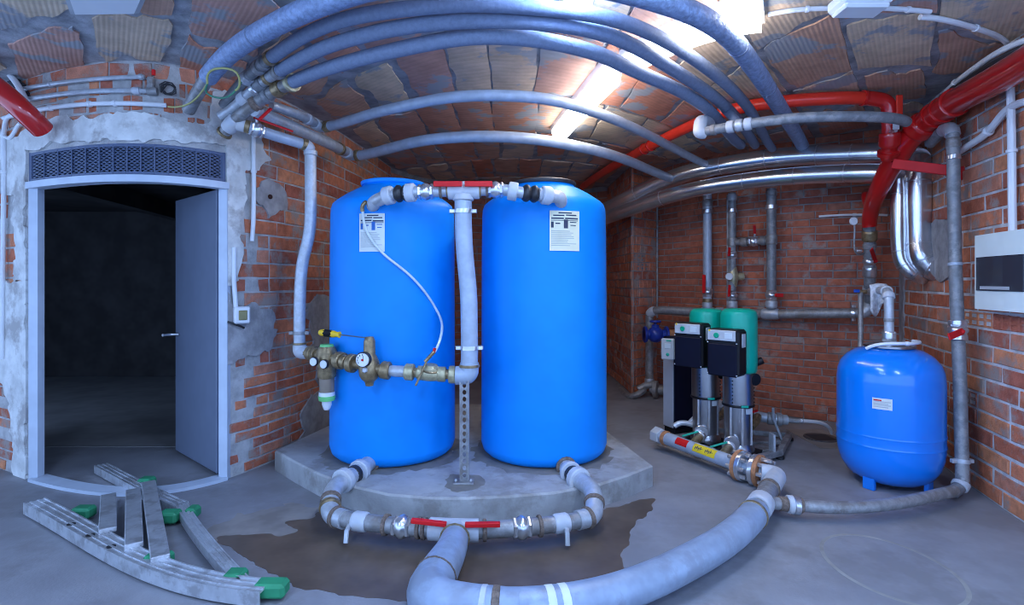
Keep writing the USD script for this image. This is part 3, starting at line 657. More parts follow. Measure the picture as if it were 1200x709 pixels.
k = lambda pyy: EYE - (pyy - Y0) / F * 3.76
rb = T.add('reducer_body', cat(col([(0, 452), (.026, 452), (.03, 449), (.034, 447), (.055, 444), (.068, 440), (.074, 432), (.066, 424), (.05, 418), (.04, 415), (.039, 400), (.033, 397), (.026, 394.5), (0, 394)], c)), brass)
g = P(424.5, 422, 3.655); T.add('pressure_gauge', put(drum(.052, .035), g + [0, .01, 0], (.12, 1, 0)), rubber, rb); T.add('gauge_face', put(drum(.045, .004), g + [-.001, .004, 0], (.12, 1, 0)), white_p, rb)
T.add('gauge_ticks', cat(*[put(rbox(.004, .003, .012, .0008), g + [.034 * math.sin(a), .0035, .034 * math.cos(a)]) for a in np.linspace(-2.2, 2.2, 9)], put(rbox(.003, .003, .04, .0008), g + [.004, .0032, .01])), ink, rb)
T.add('gauge_hub', put(drum(.008, .004), g + [0, .0, 0], (0, 1, 0)), red_h, rb); T.add('drain_plug', put(hexn(.02, .03), P(427, 434, 3.67), (0, 1, 0)), zinc, rb)
bp = line.at(line.s_at(505, 438)); bd = line.dir(line.s_at(505, 438))
vb = T.add('check_valve_body', cat(tube(np.array([bp - bd * x for x in (-.1, -.06, 0, .05, .1)]), [.035, .045, .052, .05, .035], 18), put(lathe([(0, 0), (.05, 0), (.062, .01), (.062, .022), (.05, .03), (.04, .045), (0, .05)], 20), bp + [0, 0, .018], (.12, -.15, 1))), brass_l)
T.add('valve_flange', put(drum(.066, .014), bp + [.0, 0, .02], (.12, -.15, 1)), brass, vb)
T.add('bleed_screw', cat(tube(np.array([P(500, 423, 3.65), P(487, 452, 3.62)]), .007, 8), tube(np.array([P(498, 424, 3.65), P(509, 412, 3.66)]), .012, 8)), brass, vb); T.add('bleed_cap', tube(np.array([P(508, 414, 3.66), P(509.5, 408, 3.66)]), .010, 10), red_h, vb)
T.pipe(bend([P(534, 440, 3.70), P(550, 440, 3.70), P(550, 425, 3.70)], .12), .064, pvc, 'elbow', 18); T.add('brass_ring', tube(np.array([P(550, 430, 3.7), P(550, 427, 3.7)]), .07, 20), brass); T.done()
T = Thing('screwdriver', 'yellow and black screwdriver resting on the brass pressure reducer', 'screwdriver')
a, b = P(374, 389.5, 3.80), P(431, 396, 3.74); d = (b - a) / np.linalg.norm(b - a)
ax = lambda t: a + d * t
T.add('handle', tube(np.array([ax(t) for t in (0, .012, .03, .07, .11, .135, .155)]), [.015, .022, .025, .023, .025, .017, .023], 12), yellow_p); T.add('grip', tube(np.array([ax(t) for t in (.034, .045, .09, .1)]), [.0245, .026, .026, .0245], 8), black); T.add('blade', tube(np.array([ax(.15), b]), .0045, 8), steel); T.done()

# ---- lower manifold on the floor in front of the plinth
T = Thing('lower_manifold', 'zinc pipe manifold with red levers along the foot of the plinth', 'pipework')
zf = .105
lm = Path(spline([H(392, 603, zf), H(402, 608, zf), H(430, 612, zf), H(470, 617, zf), H(510, 620, zf), H(545, 621.5, zf), H(590, 620, zf), H(640, 615.5, zf), H(672, 611, zf), H(690, 607, zf)]))
T.pipe(lm.p, .047, zinc_d, 'header_pipe', 18)
def drop(pts, seals):
    q = Path(bend(pts, .13)); T.pipe(q.p, .055, zinc, 'drop_pipe', 18)
    for x, y, h, r_, m in seals: T.collar(q, x, y, h, r_, m, 'coupling', smooth=30)
drop([P(434, 541, tank_front(cl, rl, 434) + .05), P(420, 553, 3.74), P(389, 571, 3.49), H(386, 603, zf), H(404, 609, zf)], [(431, 543, 3, .074, hemp), (421, 551, 4, .076, white_f), (415, 556, 4, .06, rubber), (407, 562, 5, .08, white_f), (385, 586, 3, .064, hemp), (386, 594, 3, .066, brass), (396, 606, 2.5, .064, hemp)])
drop([P(662, 545, tank_front(cr, rr_, 662) + .05), P(669, 555, 3.72), P(697, 575, 3.44), H(696, 605, zf), H(676, 610, zf)], [(664, 547, 3, .074, hemp), (668, 553.5, 3, .076, white_f), (672, 558, 4, .06, rubber), (679, 564, 5, .08, white_f), (696, 591, 3, .064, hemp), (690, 607, 2.5, .064, hemp)])
ball_valve(T, lm, 473, 617.5, 11, .05, chrome, (0, 0, 1), P(523, 614.5, 3.0), lw=.03, lh=.024, rise=1.1, start=P(482, 610, 3.02)); ball_valve(T, lm, 612, 618.5, 11, .05, chrome, (0, 0, 1), P(545, 615, 3.0), lw=.03, lh=.024, rise=1.1, start=P(586, 614.5, 3.0))
for x, y in ((493, 619), (500, 619.5), (571, 621), (450, 614), (632, 616)): T.collar(lm, x, y, 2.3, .06, hemp, 'sealed_thread')
for x, y in ((425, 611), (655, 613.5)): T.collar(lm, x, y, 9, .056, white_f, 'white_sleeve')
for x, y in ((413, 612), (664, 613)):
    cc = lm.at(lm.s_at(x, y)); T.add('drain_cock', tube(np.array([cc, cc + [.0, -.09, -.02], cc + [0, -.11, -.08]]), .014, 8), zinc)
T.add('tee', tube(lm.sub(lm.s_at(506, 620), lm.s_at(562, 621), 13), .062, 20), white_f)
T.pipe(np.array([H(534, 622, zf), H(533, 628, zf), H(533, 633, zf)]), .066, white_f, 'tee_neck', 20)
big = Path(bend([H(533, 631, .10), H(529, 645, .105), H(493, 707, .11), H(610, 714, .12)], .16))
T.pipe(big.p, np.interp(big.l / big.l[-1], [0, .12, .42, .6, .8, 1], [.074, .08, .098, .104, .086, .08]), pvc_f, 'outlet_pipe', 22); T.collar(big, 533, 633, 1.6, .084, brass, 'brass_ring'); T.collar(big, 513, 677, 1.2, .103, hemp, 'sealed_thread'); T.done()

T = Thing('floor_pipe', 'wide pale pipe sweeping across the floor to the pump flanges', 'pipework')
fp = Path(spline([H(560, 711, .12), H(620, 712, .12), H(690, 703, .12), H(750, 685, .12), H(800, 662, .12), H(850, 633, .12), H(876, 611, .12), H(890, 593, .12), H(902, 572, .12), H(908, 563, .12)]))
t1 = fp.s_at(884, 598); T.pipe(fp.sub(0, t1), .080, pvc_f, 'pipe', 22); T.pipe(fp.sub(t1 - .02, fp.l[-1]), .062, zinc_d, 'pipe', 20)
T.collar(fp, 580, 712, 5, .087, hemp, 'sealed_thread'); T.collar(fp, 568, 712, 4, .087, white_f, 'coupling'); T.collar(fp, 889, 591, 12, .078, white_f, 'tee', smooth=30); T.collar(fp, 880, 603, 2.5, .086, brass, 'brass_ring'); T.collar(fp, 902, 574, 2.5, .07, hemp, 'sealed_thread')
T.pipe(bend([H(903, 571, .12), H(911, 557, .125), H(892, 554, .13)], .16), .064, white_f, 'elbow', 18)
for x, y in ((642, 711), (657, 708)): T.collar(fp, x, y, 6, .082, paper, 'adhesive_label', label='white label wrapped round the pipe')
br = Path(spline([H(896, 590, .115), H(925, 591, .095), H(960, 594, .09), H(1000, 594.5, .09), (H(1045, 590.5, .09)), H(1090, 582, .09), H(1118, 575, .09)]))
T.pipe(br.p, .038, zinc_d, 'branch_pipe', 16)
for x, y, h, r_, m in ((916, 590, 5, .045, hemp), (926, 591, 5, .056, white_f), (933, 591.5, 4, .06, chrome), (940, 592, 3, .046, hemp)): T.collar(br, x, y, h, r_, m, 'coupling', smooth=25)
T.done()

# ================================================================== CEILING PIPES
def run(pts): return Path(spline([H(a, b, c) if c > 0 else P(a, b, -c) for a, b, c in pts]))
p0 = run([(221, 129, -3.86), (242, 93, -3.62), (270, 62, 2.9), (313, 34, 2.9), (375, 5, 2.9), (450, -18, 2.9), (570, -33, 2.9), (680, -22, 2.9), (774, 1, 2.9), (830, 25, 2.9), (865, 55, 2.9), (905, 112, 2.88), (930, 152, 2.86), (943, 176, 2.86)])
T = Thing('overhead_pipe', 'widest grey lagged pipe arching over the ceiling, nearest the top edge', 'pipe')
a = p0.s_at(246, 88); T.pipe(p0.sub(0, a), .044, zinc_d, 'bare_pipe'); T.pipe(p0.sub(a - .02, p0.l[-1]), .058, foil, 'lagging', 18)
for x, y in ((865, 55), (900, 103), (300, 42)): T.collar(p0, x, y, 2, .060, foam, 'tape_band')
T.done()
p1 = run([(262, 124, -3.92), (285, 96, -3.74), (307, 76, 2.9), (327, 61, 2.9), (397, 25, 2.9), (500, 8, 2.9), (560, 5, 2.9), (650, 11, 2.9), (720, 23, 2.9), (790, 54, 2.9), (865, 112, 2.88), (892, 152, 2.85), (905, 174, 2.85)])
T = Thing('overhead_pipe', 'grey lagged ceiling pipe, upper one of the three side by side', 'pipe')
a = p1.s_at(320, 65); T.pipe(p1.sub(0, a), .036, pvc_d, 'bare_pipe'); T.pipe(p1.sub(a - .02, p1.l[-1]), .039, foam, 'lagging', 16)
for x, y, h, m in ((318, 68, 4, brass), (310, 74, 4, pvc_d), (303, 80, 5, zinc_d), (290, 90, 6, zinc)): T.collar(p1, x, y, h, .047, m, 'coupling')
T.done()
p2 = run([(258, 137, -3.93), (272, 128, -3.9), (290, 112, -3.8), (308, 96, 2.86), (333, 80, 2.86), (380, 56, 2.86), (450, 36, 2.86), (500, 28, 2.86), (560, 24, 2.86), (650, 28, 2.86), (720, 44, 2.86), (780, 76, 2.86), (840, 116, 2.86), (872, 150, 2.84), (885, 170, 2.84)])
T = Thing('overhead_pipe', 'grey lagged ceiling pipe, middle one of the three side by side', 'pipe')
a = p2.s_at(330, 82); T.pipe(p2.sub(0, a), .038, zinc, 'bare_pipe'); T.pipe(p2.sub(a - .02, p2.l[-1]), .041, foam, 'lagging', 16)
for x, y, h, m in ((326, 85, 5, zinc_d), (314, 92, 3, brass), (306, 98, 6, pvc_d), (299, 104, 3, chrome), (285, 116, 6, white_f)): T.collar(p2, x, y, h, .050, m, 'coupling')
T.done()
p3 = run([(262, 157, -3.92), (273, 144, -3.88), (287, 131, -3.84), (312, 113, -3.78), (335, 100, 2.82), (397, 76, 2.82), (500, 51, 2.82), (558, 43, 2.82), (625, 46, 2.82), (700, 63, 2.82), (740, 81, 2.82), (807, 112, 2.82), (845, 145, 2.8), (868, 170, 2.8)])
T = Thing('overhead_pipe', 'lowest of three lagged ceiling pipes, ending in a tee with a red lever', 'pipe')
a = p3.s_at(345, 96); T.pipe(p3.sub(0, a), .042, zinc_d, 'bare_pipe'); T.pipe(p3.sub(a - .02, p3.l[-1]), .043, foam, 'lagging', 18); T.collar(p3, 343, 97, 3, .062, brass_l, 'plug_collar')
for x, y, h, m in ((328, 104, 7, brass), (314, 112, 4, pvc_d), (300, 121, 4, hemp), (271, 146, 9, white_f), (262, 156, 3, brass)): T.collar(p3, x, y, h, .054, m, 'coupling')
bq = Path(bend([P(273, 144, 3.88), P(292, 149, 3.90), P(325, 160, 4.04), P(362, 171, 4.21), P(364, 184, 4.22)], .06)); T.pipe(bq.p, .040, pvc, 'branch_pipe')
for x, y, h, m in ((291, 147, 2.5, brass), (352, 168, 3, brass), (361, 172, 4, white_f), (284, 146, 5, white_f)): T.collar(bq, x, y, h, .047, m, 'coupling')
ball_valve(T, bq, 303, 152, 8, .043, chrome, (.1, -.3, .9), P(343, 154, 3.86), lw=.022)
cc = P(304, 140, 3.80); T.add('valve_handle', bar(cc, P(318, 127, 3.86), .022, .012, .003, up=(0, -1, .2)), red_h); T.done()
T = Thing('overhead_pipe', 'upper of the two slim grey pipes arching across the ceiling behind the lamp', 'pipe')
q1 = run([(318, 124, 2.8), (340, 131, 2.8), (357, 138, 2.8), (374, 149, 2.8)]); T.pipe(q1.p, .036, zinc, 'wall_pipe')
q2 = run([(374, 149, 2.8), (390, 147, 2.8), (430, 135, 2.8), (470, 125, 2.8), (515, 116, 2.8), (560, 112, 2.8), (610, 113, 2.8), (650, 118, 2.8), (720, 140, 2.8), (775, 166, 2.8), (830, 194, 2.8)]); T.pipe(q2.p, .040, pvc, 'pipe', 16)
T.collar(q1, 360, 140, 3, .045, white_f); T.collar(q1, 370, 147, 4, .046, white_f, 'elbow'); T.collar(q2, 384, 148, 4, .047, brass); T.done()
T = Thing('overhead_pipe', 'lower of the two slim grey pipes arching just above the blue tanks', 'pipe')
q1 = run([(298, 129, 2.7), (330, 143, 2.7), (365, 159, 2.7), (397, 174, 2.7), (410, 182, 2.7)]); T.pipe(q1.p, .045, zinc, 'wall_pipe', 16)
q2 = run([(410, 182, 2.7), (422, 182, 2.7), (480, 168, 2.7), (520, 162, 2.7), (560, 160, 2.7), (600, 161, 2.7), (640, 165, 2.7), (700, 177, 2.7), (740, 190, 2.7), (785, 209, 2.7)]); T.pipe(q2.p, .047, pvc, 'pipe', 16)
T.collar(q1, 399, 175, 3, .055, brass); T.collar(q1, 406, 180, 4, .056, white_f, 'elbow'); T.collar(q2, 420, 182, 3, .055, brass); T.done()
# silver clad pair
def ysil(px): return float(PchipInterpolator([700, 741, 770, 830, 900, 980, 1056], [8.0, 6.75, 6.55, 6.1, 5.7, 5.3, 4.95])(px))
for k, (pts, lab, r_) in enumerate((([(703, 248), (735, 233), (770, 216), (810, 202), (860, 192), (920, 184), (980, 181), (1040, 180), (1062, 182)], 'upper of the two silver clad pipes along the back wall, turning down in the corner', .098), ([(700, 258), (730, 248), (770, 234), (810, 223), (860, 214), (920, 207), (980, 203.5), (1030, 203), (1046, 205)], 'lower of the two silver clad pipes along the back wall, slimmer drop in the corner', .086))):
    T = Thing('clad_pipe', lab, 'pipe'); q = [P(x, y, ysil(x) - .12 * k) for x, y in pts]; yv = 4.72 + .08 * k
    if k == 0: q2 = [P(1075, 187, 4.74), P(1076, 200, yv), P(1076, 240, yv), P(1077, 285, yv), P(1081, 302, 4.69), P(1091, 313, 4.66), P(1105, 315, 4.55)]
    else: q2 = [P(1052, 210, 4.80), P(1053, 222, yv), P(1053, 260, yv), P(1054, 292, yv), P(1058, 308, 4.79), P(1068, 319, 4.76), P(1086, 324, 4.85)]
    main = Path(spline(q + q2[:1])); T.pipe(main.p, r_, alu, 'cladding', 24)
    vert = Path(spline(q2)); T.pipe(vert.p, r_ if k == 0 else .062, alu, 'cladding', 20)
    for x in (738, 850, 900, 960, 1000) if k == 0 else (770, 870, 930, 990): T.collar(main, x, 210, 1, r_ * 1.015, alu_d, 'seam')
    for x, y in ([(1076, 215), (1077, 286), (1082, 303), (1091, 313), (1099, 315)] if k == 0 else [(1053, 225), (1054, 292), (1059, 309), (1070, 320)]): T.collar(vert, x, y, .8, (r_ if k == 0 else .062) * 1.03, alu_d, 'seam')
    T.done()
# red pipes
T = Thing('red_pipe', 'slim bright red pipe along the ceiling with a lever valve at its right end', 'pipe')
q = run([(683, 219, 2.97), (720, 194, 2.97), (760, 172, 2.97), (800, 152, 2.97), (840, 135, 2.97), (870, 126, 2.97), (905, 120.5, 2.97), (960, 116, 2.97), (1015, 115, 2.97)])
T.pipe(q.p, .052, red_l, 'pipe', 16)
q2 = Path(bend([q.p[-1], P(1042, 118, 4.36), P(1043, 160, 4.40), P(1041, 186, 4.5)], .09)); T.pipe(q2.p, .058, red_p, 'elbow', 16)
T.collar(q, 1012, 115, 2, .062, red_p); T.collar(q2, 1043, 140, 3, .062, red_p); T.collar(q2, 1042, 163, 8, .078, red_p, 'valve_body'); T.collar(q2, 1041, 176, 3, .082, red_p, 'union_nut')
T.add('valve_handle', put(rbox(.05, .02, .17, .006), P(1054, 124, 4.3)), red_l); T.add('valve_tag', put(rbox(.05, .01, .05, .002), P(1050, 148, 4.28)), lgrey); T.add('valve_stem', tube(np.array([P(1043, 155, 4.36), P(1050, 153, 4.27)]), .014, 8), chrome)
for x, y in ((757, 176), (763, 170)): T.collar(q, x, y, 1.2, .062, red_p, 'sprinkler_boss')
T.done()
T = Thing('red_pipe', 'thick glossy red pipe running down from the upper right corner', 'pipe')
q = Path(spline([np.array([3.05, 1.1, 2.74])] + [P(x, y, Y) for x, y, Y in [(1250, 45, 2.75), (1200, 75, 3.12), (1148, 104, 3.62), (1117, 121, 3.95), (1088, 141, 4.22), (1066, 162, 4.40), (1050, 186, 4.52)]])); T.pipe(q.p, [.090] * len(q.p), red_p, 'pipe', 24)
for x, y, h, r_ in ((1117, 121, 4, .106), (1103, 130, 3, .102), (1078, 150, 9, .108), (1094, 137, 2, .103)): T.collar(q, x, y, h, r_, red_p, 'grooved_coupling')
q2 = Path(spline([P(1050, 186, 4.52), P(1040, 202, 4.62), P(1030, 222, 4.78), P(1022, 242, 5.0), P(1019, 258, 5.12), P(1019, 266, 5.14)])); T.pipe(q2.p, np.linspace(.086, .060, len(q2.p)), red_p, 'reducer', 20)
T.add('branch', tube(bend([P(1021, 250, 5.04), P(1015, 230, 5.2), P(1016, 226, 5.45)], .05), .045, 14), red_p); T.done()
T = Thing('pipe_bracket', 'red flat bracket arm holding the red pipe against the right wall', 'bracket')
a, b = P(1046, 192, 4.36), P(1113, 200, 4.12); T.add('arm', bar(a, b, .05, .075, .004), red_h); T.add('slot', cat(*[bar(a + (b - a) * t - [0, .027, .03], a + (b - a) * (t + .05) - [0, .027, .03], .004, .014, .001) for t in np.arange(.2, .95, .12)]), rubber); T.add('wall_plate', put(rbox(.03, .06, .1, .004), P(1128, 203, 4.12)), red_p); T.done()
T = Thing('red_pipe', 'short red pipe stub above the left end of the doorway', 'pipe')
q = Path(spline([P(-40, 78, 3.75), P(0, 106, 3.75), P(24, 127, 3.78), P(50, 152, 3.9)])); T.pipe(q.p, .072, red_p, 'pipe', 20); T.done()

# right wall riser, upper grey pipe with white elbow
T = Thing('riser_pipe', 'grey riser pipe with a red lever valve in front of the right wall', 'pipe')
q = Path(bend([P(1090, 168, 4.35), P(1104, 153, 4.15), P(1116, 150, 3.98), P(1117, 175, 3.97), P(1119, 300, 3.93), P(1125, 450, 3.84), P(1128, 568, 3.76), P(1116, 577, 3.72)], .06)); T.pipe(q.p, .041, pvc_d, 'pipe', 18)
a = q.s_at(1117, 155); T.pipe(q.sub(a - .16, a + .02), .049, zinc, 'elbow'); T.collar(q, 1117, 168, 6, .046, zinc_d, 'pipe_socket'); T.collar(q, 1117, 187, 3, .047, chrome, 'pipe_band')
for x, y, h, r_, m in ((1122, 380, 3, .056, chrome), (1122, 400, 3, .056, chrome), (1127, 569, 4, .052, white_f), (1120, 310, 2, .044, pvc)): T.collar(q, x, y, h, r_, m, 'coupling')
ball_valve(T, q, 1122, 391, 8, .046, chrome, (-.4, -.9, 0), P(1112, 395, 3.72), lw=.045); ring_clamp(T, q, 1126, 536, .042, zinc); T.done()
T = Thing('overhead_pipe', 'dark grey pipe with a white elbow crossing in front of the slim red pipe', 'pipe')
q = Path(spline([H(823, 155, 2.62), H(860, 148, 2.62), H(900, 142, 2.62), H(940, 138, 2.62), H(990, 136.5, 2.62), H(1040, 138, 2.62), H(1062, 143, 2.62)])); T.pipe(q.p, .036, pvc_d, 'pipe', 16)
e = bend([q.p[0] + [.02, 0, 0], H(820, 155, 2.62), P(821, 143, 4.1), P(836, 141, 4.5)], .05); T.pipe(e, .050, white_f, 'elbow', 16); T.collar(q, 836, 152, 3, .041, zinc_d)
for x, y in ((858, 148), (868, 147), (875, 146)): T.collar(q, x, y, 4, .045, white_f if x != 868 else zinc, 'tee')
T.pipe(np.array([q.at(q.s_at(866, 147)), P(858, 136, 4.2), P(846, 124, 4.35)]), .034, foam, 'branch_pipe'); T.done()

# conduits and cables
def conduit(label, pts, r_, m, name='conduit', c_='conduit', clips=()):
    T = Thing(name, label, c_); q = Path(spline(pts)); T.pipe(q.p, r_, m, 'tube', 10)
    for x, y in clips: T.collar(q, x, y, 2, r_ * 1.35, m, 'clip')
    if not clips: T.collar(q, 600 + F * q.p[len(q.p) // 2][0] / q.p[len(q.p) // 2][1], Y0 - F * (q.p[len(q.p) // 2][2] - EYE) / q.p[len(q.p) // 2][1], 2, r_ * 1.35, m, 'clip')
    T.done()
wp = lambda x, y, o=.03: (lambda t: WL.pos(np.array(t[0]), t[1], o))(WL.pix(x, y))
wq = lambda x, y, o=.03: (lambda t: WR.pos(np.array(t[0]), t[1], o))(WR.pix(x, y))
wb = lambda x, y, o=.05: (lambda t: WB.pos(np.array(t[0]), t[1], o))(WB.pix(x, y))
conduit('slim grey pipe on the bricks above the door, uppermost of three', [wp(x, y) for x, y in ((22, 108), (60, 101), (100, 96), (140, 93), (172, 92))], .016, zinc, 'wall_pipe', 'pipe', ((165, 92), (60, 101)))
T = Thing('wall_pipe', 'grey pipe with a tee and red tap on the bricks above the door', 'pipe')
q = Path(spline([wp(x, y) for x, y in ((36, 118), (70, 113), (110, 109), (150, 108), (186, 109))])); T.pipe(q.p, .018, zinc, 'pipe', 10); T.collar(q, 158, 108, 4, .026, white_f); T.collar(q, 178, 109, 6, .03, zinc_d, 'tee'); T.pipe(np.array([wp(178, 109), wp(179, 100), wp(179, 93)]), .024, zinc_d, 'branch_pipe', 10); T.add('tap', put(rbox(.02, .02, .04, .003), wp(183, 88, .05)), red_h); T.add('wire_bundle', cat(*[tube(spline([wp(190, 110, .03), wp(196 + 3 * k, 99 + 2 * k, .06), wp(206, 104 + 3 * k, .06), wp(200 - 2 * k, 112, .04), wp(193, 108 + k, .05)]), .005, 6) for k in range(4)]), rubber); T.done()
conduit('white conduit running just above the plaster over the door', [wp(x, y) for x, y in ((10, 140), (46, 131), (80, 126), (120, 123), (160, 123), (196, 125))], .016, white_p, clips=((60, 129), (134, 123), (104, 124)))
conduit('white conduit bent over the dark panel at the far left', [wp(x, y, .07) for x, y in ((-30, 62), (0, 73), (20, 86), (34, 103), (44, 122))], .022, white_p)
conduit('white conduit running down the bricks left of the door', [wp(x, y) for x, y in ((28, 138), (14, 140), (11, 150), (10.5, 180), (10, 240), (9, 330), (8, 420))], .016, white_p, clips=((10, 200),))
conduit('short white conduit looping beside the red stub, far left', [wp(x, y) for x, y in ((-20, 142), (4, 153), (10, 160), (18, 162), (26, 150), (30, 146))], .014, white_p)
conduit('white conduit hanging on the bricks right of the door', [wp(x, y, .04) for x, y in ((293, 158), (293, 190), (293, 240), (291, 283))], .017, white_p, clips=((293, 201),))
T = Thing('switch_box', 'small cream switch box on the wall right of the doorway', 'switch box')
q = wp(278, 369, .05); an = math.atan2(1, 1.2)
T.add('box', put(rbox(.115, .06, .13, .01), q, rz=.75), white_p); T.add('cover_window', put(rbox(.06, .065, .075, .004), q + [.006, -.004, 0], rz=.75), M('amber_window', (.22, .19, .07), .3)); T.add('conduit', tube(np.array([wp(271, 290, .035), wp(271, 330, .035), wp(273, 360, .035)]), .017, 10), white_p); T.add('cable_tail', tube(spline([wp(264, 377, .03), wp(272, 380, .05), wp(281, 384, .05)]), .008, 6), rubber); T.done()
T = Thing('earth_wire', 'green and yellow earth wire coiled beside the lagged pipe ends', 'wire')
T.add('coil', tube(spline([P(x, y, Y) for x, y, Y in ((243, 98, 3.50), (246, 84, 3.45), (262, 80, 3.4), (277, 85, 3.38), (281, 95, 3.42), (276, 106, 3.5))]), .007, 8), gyel); T.add('tail', tube(spline([P(243, 98, 3.50), P(233, 112, 3.66), P(218, 123, 3.78), P(197, 125, 3.83)]), .006, 8), gyel); T.add('lower_loop', tube(spline([P(243, 98, 3.5), P(243, 110, 3.55), P(252, 114, 3.55), P(268, 113, 3.5), P(276, 106, 3.5), P(283, 96, 3.5)]), .006, 8), ggrn); T.done()
conduit('pale conduit on the ceiling left of the emergency light', [H(x, y, 3.03) for x, y in ((900, 17), (930, 12), (960, 10), (990, 9.5))], .014, white_p)
conduit('pale conduit on the ceiling right of the emergency light', [H(x, y, 3.03) for x, y in ((1030, 9.5), (1060, 11), (1090, 14))], .014, white_p)
conduit('pale conduit curving over the ceiling to the upper right', [H(x, y, 3.025) for x, y in ((1078, 20), (1105, 23), (1140, 32), (1170, 43), (1181, 54))], .016, white_p)
conduit('white conduit along the ceiling edge behind the thick red pipe', [H(x, y, 2.98) for x, y in ((1082, 142), (1096, 122), (1120, 97), (1150, 74), (1178, 57), (1215, 43))], .02, white_p)
conduit('dark lagged pipe along the ceiling edge behind the thick red pipe', [H(x, y, 2.92) for x, y in ((1084, 152), (1100, 128), (1122, 105), (1150, 85), (1180, 68), (1220, 52))], .035, rubber, 'lagged_pipe', 'pipe')
conduit('corrugated white conduit slanting across the right wall', [wq(x, y, .05) for x, y in ((1124, 186), (1145, 170), (1168, 154), (1180, 140), (1190, 129), (1215, 118))], .024, white_p)
conduit('upright white conduit on the right wall above the cabinet', [wq(x, y, .05) for x, y in ((1194, 80), (1196, 130), (1197, 200), (1198, 282))], .022, white_p)
conduit('slim grey conduit running up the back corner beside the pier', [WB.pos(np.array(.03), z, .03) for z in (1.0, 1.6, 2.2, 2.6)], .014, zinc_d)
conduit('thin white cable along the back wall below the silver pipes', [wb(x, y, .03) for x, y in ((960, 254), (1000, 252), (1040, 252.5))], .012, white_p, 'cable', 'cable')

# cabinet on the right wall
T = Thing('electric_cabinet', 'white electric cabinet with a dark window on the right wall', 'cabinet')
ca = [WR.pix(1163, 276), WR.pix(1163, 362)]; t0 = ca[0][0]; tz = np.linspace(t0, t0 + .42, 5)
z1, z0 = ca[0][1], ca[1][1]
T.add('body', WR.slab(t0, t0 + .42, z0, z1, .0, .10), white_c, smooth=False); zz = z1 - z0
T.add('window', WR.slab(t0 + .02, t0 + .40, z0 + zz * .25, z0 + zz * .70, -.09, .106), dark_glass, smooth=False)
T.add('breaker_row', WR.slab(t0 + .06, t0 + .3, z0 + zz * .27, z0 + zz * .31, -.10, .109), lgrey, smooth=False); T.done()

# ================================================================== BACK WALL PIPEWORK
yw = lambda px: float(np.interp(px, WB.px, WB.Y)) - .17
T = Thing('supply_header', 'grey horizontal header pipe on the back wall with elbows at both ends', 'pipework')
q = Path(bend([P(761, 452, 7.12), P(761, 366, 7.12), P(772, 363, 7.0), P(830, 366, yw(830)), P(900, 368, yw(900)), P(1000, 367, yw(1000)), P(1017, 366, yw(1017)), P(1018, 345, yw(1017))], .1)); T.pipe(q.p, .052, zinc_d, 'header_pipe', 16)
T.collar(q, 762, 364, 5, .062, white_f, 'elbow'); T.collar(q, 761, 395, 3, .062, zinc, 'coupling'); T.collar(q, 761, 448, 4, .062, zinc, 'coupling'); T.collar(q, 1014, 364, 6, .058, zinc, 'elbow'); ring_clamp(T, q, 1000, 367, .052, chrome, (0, 0, 1))
for x, w_ in ((829, 8), (858, 9), (904, 9), (872, 5), (845, 5)): T.collar(q, x, 367, w_, .062, zinc, 'tee')
T.add('hose_stub', tube(np.array([P(748, 457, 7.1), P(757, 452, 7.1), P(768, 450, 7.05)]), .05, 14), zinc_d); T.add('lower_valve', cat(put(drum(.11, .05), P(766, 456, 7.0), (1, -.5, 0)), put(drum(.06, .2), P(762, 456, 7.1), (1, -.5, 0))), zinc_d)
T.add('low_pipe', tube(spline([P(716, 450, 8.3), P(728, 458, 7.6), P(742, 464, 7.0), P(755, 457, 7.05)]), .04, 10), zinc_d); T.done()
T = Thing('gate_valve', 'blue gate valve beside the pump control cabinet', 'valve')
c = P(768, 392, 6.7); T.add('body', cat(sphere(.10, c, 2, ), put(drum(.10, .03), c - [.14, 0, .0], (1, 0, 0)), put(drum(.10, .03), c + [.12, 0, 0], (1, 0, 0)), put(drum(.06, .28), c - [.14, 0, 0], (1, 0, 0)), put(drum(.045, .12), c)), blue_v); T.add('handwheel', cat(trimesh.creation.torus(.06, .012, 20, 8).apply_translation(c + [0, 0, .16]), put(drum(.018, .06), c + [0, 0, .11])), blue_v); T.add('flange_pipe', put(drum(.055, .3), c + [.14, 0, 0], (1, -.3, .1)), rust); T.done()
def drop_pipe(x, top, r_, label, items, m=pvc_d, extra=None):
    T = Thing('drop_pipe', label, 'pipe'); Y = yw(x) - .01; q = Path(dense(np.array([P(x, top, Y), P(x, 362, Y)]))); T.pipe(q.p, r_, m, 'pipe', 16)
    for y, h, rr2, mm, nm in items: T.collar(q, x, y, h, rr2, mm, nm)
    if extra: extra(T, q, Y)
    T.done()
def ex1(T, q, Y): ball_valve(T, q, 829, 340, 6, .05, chrome, (-.7, -.7, 0), P(825, 322, Y - .12), lw=.04)
drop_pipe(829, 228, .052, 'grey drop pipe on the back wall, left one above the pumps', [(237, 4, .062, zinc_d, 'coupling'), (249, 2.5, .064, chrome, 'pipe_band'), (245, 5, .055, zinc, 'pipe_socket'), (356, 3, .062, zinc, 'coupling'), (350, 2, .058, brass, 'brass_ring')], pvc, ex1)
